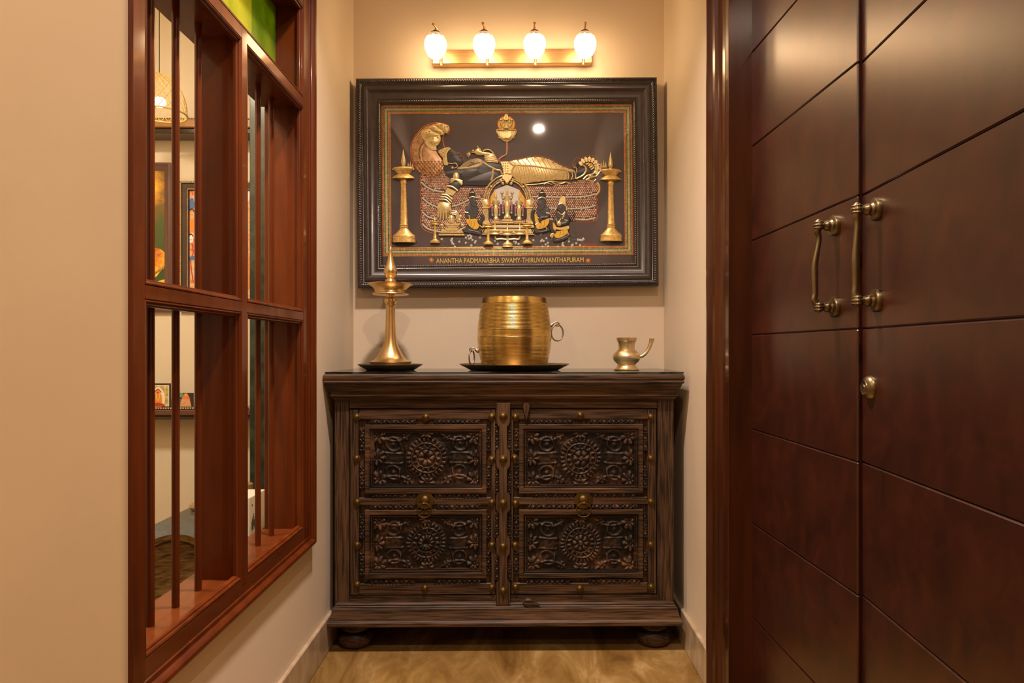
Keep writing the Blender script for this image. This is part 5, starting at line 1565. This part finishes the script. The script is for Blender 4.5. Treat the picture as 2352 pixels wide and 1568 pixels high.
sage(DD, [
    ('paint_skin', 'p', (410, 640, 520, 600, 590, 640, 600, 760, 520, 800, 420, 760), 1, 4),
    ('paint_skin', 'p', (440, 510, 530, 505, 535, 590, 500, 660, 440, 680, 420, 620), 2, 5),
    ('paint_skin_hi', 'p', (445, 545, 480, 530, 490, 570, 480, 610, 450, 600), 4.4, 5.4), ('paint_skin_hi', 'p', (540, 650, 585, 650, 585, 720, 550, 730), 3.8, 4.6), ('paint_skin_hi', 's', (440, 650, 470, 700, 520, 720, 1.2), 4, 0), ('paint_skin_hi', 's', (400, 990, 480, 995, 560, 975, 1.6), 3.8, 0),
    ('paint_ink', 'p', (440, 500, 450, 410, 490, 365, 530, 410, 540, 500), 2, 5),
    ('gold', 's', (430, 505, 485, 480, 540, 500, 1.6), 4.6, 0), ('gold', 's', (465, 415, 500, 408, 525, 414, .8), 4.6, 0),
    ('paint_skin', 's', (350, 680, 340, 780, 380, 870, 4.5), 2, 0), ('paint_skin', 's', (590, 740, 560, 780, 470, 790, 450, 860, 4), 3, 0), ('paint_skin', 'd', (360, 680, 4), 2, 5),
    ('paint_yellow', 'p', (370, 740, 420, 770, 440, 850, 580, 790, 590, 860, 540, 930, 440, 960, 390, 930), 1.5, 5),
    ('paint_skin', 'p', (360, 960, 400, 920, 450, 970, 560, 950, 600, 980, 480, 1015, 390, 1020), 1, 4),
    ('gold', 's', (545, 715, 600, 722, 1.8), 4, 0), ('gold', 's', (380, 890, 430, 860, 500, 775, 1.3), 4.4, 0), ('gold', 's', (540, 930, 560, 960, 1.6), 3, 0),
    ('paint_ink', 's', (440, 940, 470, 900, 470, 850, .4), 4.9, 0), ('paint_ink', 's', (490, 935, 520, 890, 520, 830, .4), 4.9, 0)], 'seated_sage', 0)
sage(DD, [
    ('paint_ink', 'p', (890, 680, 950, 665, 985, 720, 970, 810, 900, 830, 880, 760), .6, 2),
    ('paint_ink', 'p', (650, 800, 640, 720, 680, 670, 720, 680, 700, 780), .6, 2),
    ('paint_skin', 'p', (690, 740, 760, 690, 850, 690, 890, 780, 880, 880, 780, 900, 690, 860), 1, 4),
    ('paint_skin', 'p', (730, 600, 840, 580, 850, 650, 800, 710, 740, 690, 715, 655), 2, 5),
    ('paint_skin_hi', 'p', (735, 620, 780, 605, 790, 650, 750, 660), 4.6, 5.4), ('paint_skin_hi', 's', (715, 760, 760, 780, 830, 770, 1.4), 3.8, 0), ('paint_skin_hi', 's', (700, 1115, 780, 1100, 860, 1060, 1.6), 3.8, 0),
    ('gold', 'p', (735, 590, 745, 520, 780, 465, 830, 470, 845, 590, 800, 570), 2, 5.4),
    ('gold', 's', (730, 590, 790, 575, 850, 620, 850, 680, 2), 4.6, 0), ('gold', 's', (720, 690, 780, 740, 830, 690, 1.4), 3.8, 0), ('gold', 's', (830, 700, 790, 800, 1.6), 3.8, 0), ('gold', 's', (690, 790, 720, 850, 770, 800, 1.3), 3.8, 0),
    ('paint_skin', 's', (870, 760, 860, 850, 780, 880, 5), 2.4, 0), ('gold', 'd', (740, 870, 6.5), 3, 6), ('gold', 's', (820, 820, 870, 830, 1.8), 5, 0),
    ('gold', 'p', (670, 920, 770, 930, 880, 900, 885, 960, 780, 970, 680, 960), 2, 5),
    ('paint_skin', 's', (620, 860, 630, 960, 690, 1010, 5), 2, 0),
    ('paint_yellow', 'p', (640, 850, 700, 920, 690, 990, 850, 960, 870, 1010, 780, 1080, 690, 1090, 660, 1040), 1.5, 4.8),
    ('paint_skin', 'p', (650, 1130, 670, 1060, 730, 1090, 850, 1030, 890, 1040, 870, 1090, 740, 1140, 680, 1145), 1, 4),
    ('gold', 'p', (595, 1060, 620, 1020, 700, 1000, 660, 1050, 640, 1090), 1.5, 4), ('gold', 's', (860, 1000, 880, 1040, 2), 3.4, 0),
    ('paint_ink', 's', (740, 1060, 760, 1020, 750, 980, .4), 4.7, 0), ('paint_ink', 's', (790, 1045, 810, 1010, 800, 975, .4), 4.7, 0)], 'seated_sage', 0)
# scattered blossoms
m = newmb()
rs = random.Random(11)
n_ = 0
while n_ < 120:
    x, y = rs.uniform(1010, 1345), rs.uniform(534, 567)
    if 1108 < x < 1220 and y < 540: continue
    if abs(x - 1164) < 16 or (x < 1068 and y < 545) or abs(x - 1121) < 13 or abs(x - 1209) < 13: continue
    if n_ % 2:
        m.mat('paint_white')
        for k in range(5): a = k * 2 * PI / 5; m.dome(x + 1.5 * math.cos(a), y + 1.5 * math.sin(a), 1.25, .5, .1, 5)
        m.mat('paint_green').dome(x, y, .8, .9, .2, 5)
    else:
        m.mat('paint_green').dome(x, y, 1.8, .4, .1, 6, .7)
    n_ += 1
m.build('scattered_blossoms', None, pic)['kind'] = 'stuff'

# lettering
def text_mesh(s_, mat, parent, x0, x1, yb_, h_px, name, T_, extr=.0004, loc_y=0, bold=0):
    cu = bpy.data.curves.new(name, 'FONT'); cu.body = s_; cu.size = 1; cu.resolution_u = 3; cu.offset = bold
    o = bpy.data.objects.new(name + '_src', cu); C.objects.link(o)
    bpy.context.view_layer.update()
    me = bpy.data.meshes.new_from_object(o)
    bpy.data.objects.remove(o)
    xs = [v.co.x for v in me.vertices]; ys = [v.co.y for v in me.vertices]
    ax, bx, ay, by = min(xs), max(xs), min(ys), max(ys)
    for v in me.vertices:
        a = x0 + (v.co.x - ax) / (bx - ax) * (x1 - x0)
        b = yb_ - (v.co.y - ay) / (by - ay) * h_px
        v.co = T_(a, b, .5)
    me.materials.clear(); me.materials.append(MATS[mat])
    bm = bmesh.new(); bm.from_mesh(me)
    r = bmesh.ops.extrude_face_region(bm, geom=bm.faces[:])
    for g_ in r['geom']:
        if isinstance(g_, bmesh.types.BMVert): g_.co.y -= extr
    bmesh.ops.recalc_face_normals(bm, faces=bm.faces)
    bm.to_mesh(me); bm.free()
    o = bpy.data.objects.new(name, me); C.objects.link(o); o.parent = parent
    return o
text_mesh('ANANTHA PADMANABHA SWAMY-THIRUVANANTHAPURAM', 'text_gold', pic, 1000.5, 1339, 603.2, 11.3, 'title_lettering', TCr, bold=.0)
text_mesh('MANIKANDAN', 'text_red', pic, 1335, 1369, 564.5, 6.5, 'signature_lettering', TCv, .0002)
for x in (989.4, 1349.4):
    m = newmb().mat('paint_orange')
    for k in range(12):
        a = k * PI / 6
        m.stroke([(x + 2 * math.cos(a), 597.7 + 2 * math.sin(a)), (x + 5.8 * math.cos(a), 597.7 + 5.8 * math.sin(a))], .9, .6, h0=.3, sm=1)
    m.mat('text_gold').dome(x, 597.7, 1.8, .8, .3, 8)
    m.build('title_flower', None, pic)
# glass over the picture
mb = MB(TCr); mb.add([(cvx0, cvy0, 8.2), (cvx1, cvy0, 8.2), (cvx1, cvy1, 8.2), (cvx0, cvy1, 8.2)], [(0, 1, 2, 3)])
mb.build('glass_front', 'picture_glass', pic, smooth=False)

# ------------------------------------------------------------------ wall light with four glass globes
BY = 2.602
bc = P(1176.5, 129, BY)
sco = thing('wall_sconce', 'brass bar wall light with four lit crackled glass globes above the large painting', 'wall light', (bc.x, BY, bc.z), (0, -.0125, 0))
sB = BY / F
half = (1360 - 993) / 2 * sB
MB().box(-half, half, 0, YB - BY, -.0275, .0275, .002).build('back_bar', 'sconce_metal', sco)
GY = 2.505
for k, (gx, gy) in enumerate(((1000.5, 104), (1112, 102.5), (1228, 102), (1344, 102))):
    g = P(gx, gy + .0125 * (gx - 1176.5) * 1.0, GY)
    lx_ = g.x - bc.x; ly_ = GY - BY; lz_ = g.z - bc.z
    R_ = .0405
    m = MB()
    m.lathe([(.011, -.0465), (.019, -.0445), (.0275, -.037), (.0345, -.025), (.0388, -.012), (R_, .001), (.0398, .011), (.0365, .021), (.031, .031), (.025, .038), (.020, .042)], (0, 0, 0), 40)
    sh = m.build('glass_globe', 'lit_glass', sco, loc=(lx_, ly_, lz_), angle=70)
    MB().lathe([(.0205, .0385), (.021, .041), (.0155, .048), (.009, .0525), (.005, .055), (.001, .056)], (0, 0, 0), 28).build('globe_cap', 'sconce_cap', sh)
    px_ = lx_ + (.010 - .003 * k)
    m = MB()
    tilt_ = (-.0055, -.003, 0, 0)[k]
    cc = cr([(px_, -.012, -.038), (px_, -.012, -.020), (px_, -.014, 0.01), (px_ * .6 + lx_ * .4, -.030, lz_ + .030), (lx_, ly_ + .030, lz_ + .050), (lx_ - tilt_, ly_ + .008, lz_ + .060), (lx_, ly_ - .006, lz_ + .066), (lx_ + tilt_, ly_ - .020, lz_ + .068)], 6)
    m.tube(cc, .0036, 10)
    m.tube([(lx_, ly_, lz_ + .054), (lx_ - tilt_ * .5, ly_ - .002, lz_ + .063)], .004, 10)
    m.lathe([(.0055, 0), (.0055, .022), (.0045, .024)], (px_, -.012, -.040), 12)
    m.lathe([(.001, -.0045), (.004, -.003), (.0048, 0), (.004, .003), (.001, .0045)], (lx_ + tilt_, ly_ - .021, lz_ + .068), 14)
    m.tube([(px_, .004, -.020), (px_, -.014, -.020)], .004, 8)
    m.build('arm', 'sconce_metal', sco)
# ------------------------------------------------------------------ the room behind the lattice
def hang_T(px, py, y, s=None):
    s = s or y / F
    return lambda a, b, h: (P(a, py, y).x, y - h, P(px, b, y).z)
YS = RYB
def shelf(y_top, y_bot, label, warm=None):
    YSf = YS - .13
    x0, x1 = P(330, 500, YSf).x - .35, XL - WT - .10
    zt, zb_ = P(450, y_top, YSf).z, P(450, y_bot, YSf).z
    root = thing('wall_shelf', label, 'shelf', ((x0 + x1) / 2, YS, zb_))
    hw = (x1 - x0) / 2; hh = zt - zb_
    m = MB()
    m.box(-hw, hw, -.10, -.001, hh * .05, hh * .97, .002)
    m.box(-hw, hw, -.118, -.1005, hh * .02, hh * .30, .003)
    m.build('board', 'frame_dark', root)
    m = MB(); m.box(-hw, hw, -.125, -.101, hh * .34, hh * .80, .004); m.build('fascia', warm or 'frame_brown', root)
    m = MB()
    n = int(2 * hw / .011)
    for i in range(n):
        x = -hw + (i + .5) * 2 * hw / n
        r_ = .0036
        zc = hh * .90
        m.add([(x - r_, -.105, zc - r_), (x + r_, -.105, zc - r_), (x + r_, -.105, zc + r_), (x - r_, -.105, zc + r_), (x, -.112, zc)], [(0, 1, 4), (1, 2, 4), (2, 3, 4), (3, 0, 4)])
    m.build('gold_beading', 'beads_gold', root)['kind'] = 'stuff'
    return zt, YSf
shelf(264, 305, 'dark moulded wall shelf with gold beading, high on the room wall under the woven lamp reflection', 'fascia_lit')
zsh, ysh = shelf(936, 964, 'dark moulded wall shelf with gold beading carrying the two small pictures')

# woven lamp shape standing in for a lamp's reflection on the glossy wall
LY = 2.9
lc = P(366, 262, LY)
wl = thing('woven_lamp_reflection', 'woven dome lamp shape standing in for a reflection, high behind the lattice', 'lamp', (lc.x, LY, lc.z))
Rl = 58 / F * LY; Hl = 92 / F * LY
m = MB()
nn = 22
for sgn in (-1, 1):
    for i in range(nn):
        pts = []
        for k in range(10):
            t = k / 9
            ph = t * PI / 2 * .96
            a = 2 * PI * (i + sgn * t * 5.5) / nn
            pts.append((Rl * math.cos(ph) * math.cos(a), Rl * math.cos(ph) * math.sin(a), Hl * math.sin(ph)))
        m.tube(pts, .0017, 4, cap=False)
m.torus((0, 0, 0), Rl, .004, 'z', 40, 6)
m.build('weave', 'woven_lamp_reflection', wl)
MB().lathe([(.001, 0), (.020, .004), (.026, .02), (.02, .036), (.001, .042)], (0, 0, .03), 20).build('glow_spot', 'reflection_glow', wl)
MB().tube([(0, 0, Hl * .99), (0, 0, ZC - lc.z)], .002, 6).build('cord', 'matte_black', wl)

# framed pictures on the room wall
def fr(root, x0, x1, z0, z1, w_, prof, mat):
    m = MB(); frame_sweep(m, x0, x1, z0, z1, prof, lambda a, b, h: (a, -h, b)); return m.build('frame', mat, root)
yw = YS
def rectpx(l, r, t, b): return P(l, 500, yw).x, P(r, 500, yw).x, P(450, b, yw).z, P(450, t, yw).z
x0, x1, z0, z1 = rectpx(282, 397, 376, 716)
r1 = thing('framed_landscape', 'tall painting of a yellow sun over green and orange ground in a plain brown frame', 'painting', ((x0 + x1) / 2, yw, z0))
w2, h2 = (x1 - x0) / 2, z1 - z0
fr(r1, -w2, w2, 0, h2, 0, [(0, 0), (0, .022), (.010, .024), (.014, .020), (.030, .014), (.034, .010), (.034, .002)], 'frame_brown')
sunx, sunz = P(346, 500, yw).x - (x0 + x1) / 2, P(450, 428, yw).z - z0
m_, nt, b_ = nodes('sun_canvas')
tc = nt.nodes.new('ShaderNodeTexCoord'); mp = nt.nodes.new('ShaderNodeMapping')
mp.inputs['Location'].default_value = (-sunx, 0, -sunz * .62); mp.inputs['Scale'].default_value = (1, 0, .62)
nt.links.new(tc.outputs['Object'], mp.inputs[0])
ln = nt.nodes.new('ShaderNodeVectorMath'); ln.operation = 'LENGTH'; nt.links.new(mp.outputs[0], ln.inputs[0])
nz = tex(nt, 'ShaderNodeTexNoise', (1, 1, 1), Scale=26, Detail=7, Roughness=.7)
ad = nt.nodes.new('ShaderNodeMath'); ad.operation = 'MULTIPLY_ADD'; ad.inputs[1].default_value = .09
nt.links.new(nz.outputs[0], ad.inputs[0]); nt.links.new(ln.outputs['Value'], ad.inputs[2])
rr_ = ramp(nt, ad.outputs[0], [(.055, (.90, .58, .05)), (.085, (.62, .30, .03)), (.12, (.20, .11, .02)), (.16, (.075, .10, .02)), (.28, (.045, .075, .02))])
nt.links.new(rr_.outputs[0], b_.inputs['Base Color']); b_.inputs['Roughness'].default_value = .4
MB().box(-w2 + .03, w2 - .03, -.008, -.0005, .03, h2 - .03).build('canvas', 'sun_canvas', r1, smooth=False)
Tq = lambda a, b, h: (P(a, 500, yw).x - (x0 + x1) / 2, -.008 - h * .001, P(450, b, yw).z - z0)
m = MB(Tq).mat('blotch_fire')
m.poly([(312, 575), (345, 570), (372, 573), (387, 592), (389, 612), (372, 622), (355, 640), (312, 640)], .2, 1.4, smooth=3)
m.build('orange_rock', None, r1)
m = MB(Tq).mat('paint_ink')
for k in range(12): m.stroke([(356 + k * 2.6, 632 - k * 1.5), (362 + k * 2.2, 616 - k * 2)], 1.1, .4, h0=1.2, hs=.3, sm=1)
m.mat('paint_yellow').poly([(312, 664), (350, 652), (388, 640), (389, 660), (389, 706), (312, 706)], .2, .9, smooth=2)
m.mat('paint_blue').poly([(362, 662), (375, 652), (389, 656), (389, 690), (370, 690)], .8, 1.3, smooth=2)
m.build('foreground', None, r1)

x0b, x1b, z0b, z1b = rectpx(416.5, 640, 418, 716)
r2 = thing('framed_folk_painting', 'large framed folk painting of people with double gold beaded frame', 'painting', ((x0b + x1b) / 2, yw, z0b))
w2, h2 = (x1b - x0b) / 2, z1b - z0b
fr(r2, -w2, w2, 0, h2, 0, [(0, 0), (0, .018), (.010, .020), (.012, .016), (.030, .014), (.034, .018), (.040, .016), (.043, .010), (.043, .002)], 'frame_dark')
def goldline(root, ins, r_, st, w2, h2, y):
    m = MB()
    for (a, b, c, d) in ((-w2 + ins, w2 - ins, ins, ins), (-w2 + ins, w2 - ins, h2 - ins, h2 - ins), (-w2 + ins, -w2 + ins, ins, h2 - ins), (w2 - ins, w2 - ins, ins, h2 - ins)):
        L = max(abs(b - a), abs(d - c)); n = int(L / st)
        for i in range(n + 1):
            x = a + (b - a) * i / n; z = c + (d - c) * i / n
            m.add([(x - r_, y, z - r_), (x + r_, y, z - r_), (x + r_, y, z + r_), (x - r_, y, z + r_), (x, y - r_ * 1.6, z)], [(0, 1, 4), (1, 2, 4), (2, 3, 4), (3, 0, 4)])
    m.build('gold_beading', 'beads_gold', root)['kind'] = 'stuff'
goldline(r2, .005, .0034, .008, w2, h2, -.0195)
goldline(r2, .036, .0022, .0055, w2, h2, -.018)
MB().box(-w2 + .04, w2 - .04, -.008, -.0005, .04, h2 - .04).build('canvas', 'blotch_folk', r2, smooth=False)
Tq = lambda a, b, h: (P(a, 500, yw).x - (x0b + x1b) / 2, -.008 - h * .001, P(450, b, yw).z - z0b)
m = MB(Tq)
m.mat('paint_blue').poly([(437, 460), (446, 456), (448, 478), (438, 482)], .2, .9, smooth=2); m.mat('paint_blue').poly([(437, 590), (448, 588), (448, 597), (437, 598)], .2, .9)
m.mat('paint_skin_warm').dome(443, 496, 5, 1.2, .3, 12, 9); m.mat('paint_white').dome(441, 550, 5, 1.2, .3, 12, 10)
m.mat('paint_ink').stroke([(438, 484), (443, 480), (449, 487)], 1.3, h0=1); m.stroke([(437, 542), (441, 538), (446, 544)], 1.0, h0=1.2)
m.dome(441, 494, .9, .5, 1.5, 6); m.dome(445, 494, .9, .5, 1.5, 6); m.dome(439, 551, .9, .5, 1.5, 6); m.dome(443, 551, .9, .5, 1.5, 6)
m.mat('paint_red').stroke([(442, 556), (446, 580), (440, 600), (446, 650)], 1.2, h0=.4, hs=.4)
m.mat('paint_orange').poly([(437, 505), (450, 505), (448, 535), (437, 532)], .2, .8, smooth=1)
m.build('painted_people', None, r2)
m = MB(Tq); m.mat('paint_white').dome(571, 450, 4, 1, .3, 10, 14); m.build('painted_moon', None, r2)
m = MB(Tq); m.mat('paint_orange').poly([(560, 600), (574, 600), (574, 660), (560, 660)], .2, .8); m.build('painted_skirt', None, r2)

# two small pictures leaning on the lower shelf
yq = YS - .07
def small_T(root, cxp, base): return lambda a, b, h: (P(a, 900, yq).x - root.location.x, -h * .001, P(400, b, yq).z - root.location.z)
def PXz(b): return P(400, b, yq).z
q0, q1 = P(346, 900, yq).x, P(391, 900, yq).x
dz = zsh - PXz(935.5)
r3 = thing('small_framed_print', 'small dark-framed print of a garlanded idol on the lower wall shelf', 'picture', ((q0 + q1) / 2, yq, zsh))
T3 = lambda a, b, h: (P(a, 900, yq).x - r3.location.x, -h * .001, P(400, b, yq).z - PXz(935.5))
hw = (q1 - q0) / 2; hz = PXz(882) - PXz(935.5)
MB().box(-hw, hw, 0, .010, 0, hz, .001).build('frame', 'frame_dark', r3)
m = MB(T3)
m.mat('plastic_white').add([(348, 886, .3), (388.5, 886, .3), (388.5, 935, .3), (348, 935, .3)], [(0, 1, 2, 3)])
m.mat('blotch_gold').add([(348, 887.5, .5), (386.5, 887.5, .5), (386.5, 935, .5), (348, 935, .5)], [(0, 1, 2, 3)])
m.mat('paint_white').poly([(350, 934), (350, 905), (356, 895), (363, 890), (371, 895), (377, 905), (377, 934)], .5, .9, smooth=2)
m.mat('paint_flame').poly([(352, 934), (352, 908), (374, 908), (374, 934)], .8, 1.1)
m.mat('paint_orange').poly([(356, 934), (355, 912), (358, 903), (363, 895), (368, 903), (371, 912), (371, 934)], 1, 1.6, smooth=2)
m.mat('paint_red').stroke([(355, 903), (363, 895), (371, 903)], 1.2, h0=1.4); m.poly([(349, 935), (352, 929), (363, 926), (376, 929), (380, 935)], 1.2, 1.9, smooth=1)
m.mat('text_gold').stroke([(359, 906), (360, 917), (363, 921), (366, 917), (367, 906)], .8, h0=1.6)
m.mat('paint_ink').dome(363, 903, 1.4, .5, 1.6, 8)
m.build('print', None, r3)
q0, q1 = P(409, 900, yq).x, P(444.5, 900, yq).x
r4 = thing('small_portrait_print', 'small unframed portrait print of a person in an orange shawl on the lower wall shelf', 'picture', ((q0 + q1) / 2, yq, zsh))
T4 = lambda a, b, h: (P(a, 900, yq).x - r4.location.x, -h * .001, P(400, b, yq).z - PXz(935.5))
hw = (q1 - q0) / 2; hz = PXz(904) - PXz(935.5)
MB().box(-hw, hw, 0, .004, 0, hz).build('card', 'paint_pedestal', r4, smooth=False)
m = MB(T4)
m.mat('paint_green').poly([(410, 904.5), (421, 904.5), (419, 915), (410, 913)], .2, .5); m.mat('paint_blue').poly([(410, 916), (418, 918), (416, 930), (410, 934)], .2, .5)
m.mat('paint_glow').poly([(416, 923), (421, 910), (424, 905.5), (430, 905.5), (434, 912), (437, 920), (430, 922), (420, 922)], .3, .9, smooth=2)
m.mat('paint_skin_warm').poly([(414, 935), (416, 922), (421, 917.5), (431, 917.5), (437, 922), (439.5, 935)], .6, 1.4, smooth=1)
m.dome(427, 911, 3.2, 1.3, .8, 12, 4.6)
m.mat('paint_ink').dome(425.6, 910, .5, .3, 1.9, 6); m.dome(428.6, 910, .5, .3, 1.9, 6)
m.mat('clay').stroke([(416, 930), (422, 929), (427, 925)], .5, h0=1.3); m.stroke([(424, 918), (427, 921), (430, 918)], .35, h0=1.3)
m.build('print', None, r4)

# dark green marble pilaster
ym = 2.9
px0, px1 = P(573, 500, ym).x, XL - WT - .005
mb = MB().box(px0, px1, ym, ym + .09, 0, ZC - .2, .003)
struct(mb.build('trim_4', 'green_marble'), 'dark green marble pilaster in the room behind the lattice')

# granite side table
zt_ = .40
ty0, ty1 = 2.147, 2.72
tx0 = P(445, 1158, 2.62).x
tx1 = XL - WT - .03
tb = thing('granite_table', 'low table with a dark grey granite top behind the lattice', 'table', ((tx0 + tx1) / 2, (ty0 + ty1) / 2, 0))
w2, d2 = (tx1 - tx0) / 2, (ty1 - ty0) / 2
MB().box(-w2, w2, -d2, d2, zt_ - .025, zt_, .003).build('table_top', 'granite', tb)
for sx in (-1, 1):
    for sy in (-1, 1):
        MB().box(-.02, .02, -.02, .02, 0, zt_ - .025, .002).build('leg', 'door_core', tb, loc=(sx * (w2 - .04), sy * (d2 - .04), 0))
# printed storage box
bx1 = P(574, 1143, 2.167).x
bz1 = P(574, 1143, 2.167).z
bxo = thing('storage_box', 'white printed cardboard box on the granite table by the mullion', 'box', (bx1 - .05, 2.167, zt_))
hb = bz1 - zt_
MB().box(-.05, .05, 0, .135, 0, hb, .0015).build('carton', 'plastic_white', bxo)
m = MB()
for k, (z0_, z1_) in enumerate(((.020, .048), (.015, .060), (.022, .052), (.018, .066), (.030, .070), (.018, .050), (.024, .058))):
    m.box(.0501, .0508, .013 + k * .0042, .0148 + k * .0042, z0_, z1_)
m.lathe([(.006, 0), (.006, .0006), (.001, .0007)], (0, 0, 0), 12)
m.v[-36:] = [(.0501 + p[2], .018 + p[0] * .6, .098 + p[1] * .6) for p in m.v[-36:]]
m.build('printed_marks', 'paint_pedestal', bxo, smooth=False)['kind'] = 'stuff'
# brass tray standing on edge on a low stool
vy = 1.93
vc = P(393, 1322, vy)
Rv = 92 / F * vy
st = thing('low_stool', 'low wooden stool behind the lattice sill supporting the brass tray', 'stool', (vc.x - .02, vy + .05, 0))
zs_ = vc.z - Rv - .004
MB().box(-.16, .16, -.10, .10, zs_ - .025, zs_, .004).build('seat', 'door_wood', st)
for sx in (-1, 1):
    for sy in (-1, 1): MB().box(-.015, .015, -.015, .015, 0, zs_ - .025, .002).build('leg', 'door_wood', st, loc=(sx * .13, sy * .07, 0))
tv = thing('brass_tray', 'large old round brass tray standing on edge behind the lattice rods', 'tray', (vc.x, vy, vc.z), (math.radians(90 - 12), 0, math.radians(28)))
m = MB(); m.lathe([(.001, .0), (Rv * .80, 0), (Rv * .84, .006), (Rv * .86, .012), (Rv * .97, .014), (Rv, .018), (Rv, .021), (Rv * .96, .017), (Rv * .85, .015), (Rv * .82, .009), (Rv * .79, .003), (.001, .003)], (0, 0, 0), 72)
m.build('dish', 'tray_old', tv)
# clay pot and dark bowl on the table's far end
pp = P(440, 1163, 2.55)
cp = MB().lathe([(.02, 0), (.036, .004), (.042, .014), (.038, .024), (.02, .030), (.001, .031)], (0, 0, 0), 32).build('clay_dish', 'clay', loc=(pp.x + .037, 2.55, zt_))
tag(cp, 'small rounded brown clay dish on the far edge of the granite table', 'dish')
fg = thing('stacked_tins', 'dark tins stacked beside the green marble pilaster', 'tins', (P(567, 1100, 2.6).x, 2.60, zt_))
MB().lathe([(.02, 0), (.026, .003), (.026, .045), (.02, .048), (.02, .05)], (0, 0, 0), 24).build('tin', 'frame_dark', fg)
MB().lathe([(.018, .05), (.023, .052), (.023, .085), (.015, .09), (.001, .092)], (0, 0, 0), 24).build('tin', 'clay', fg)
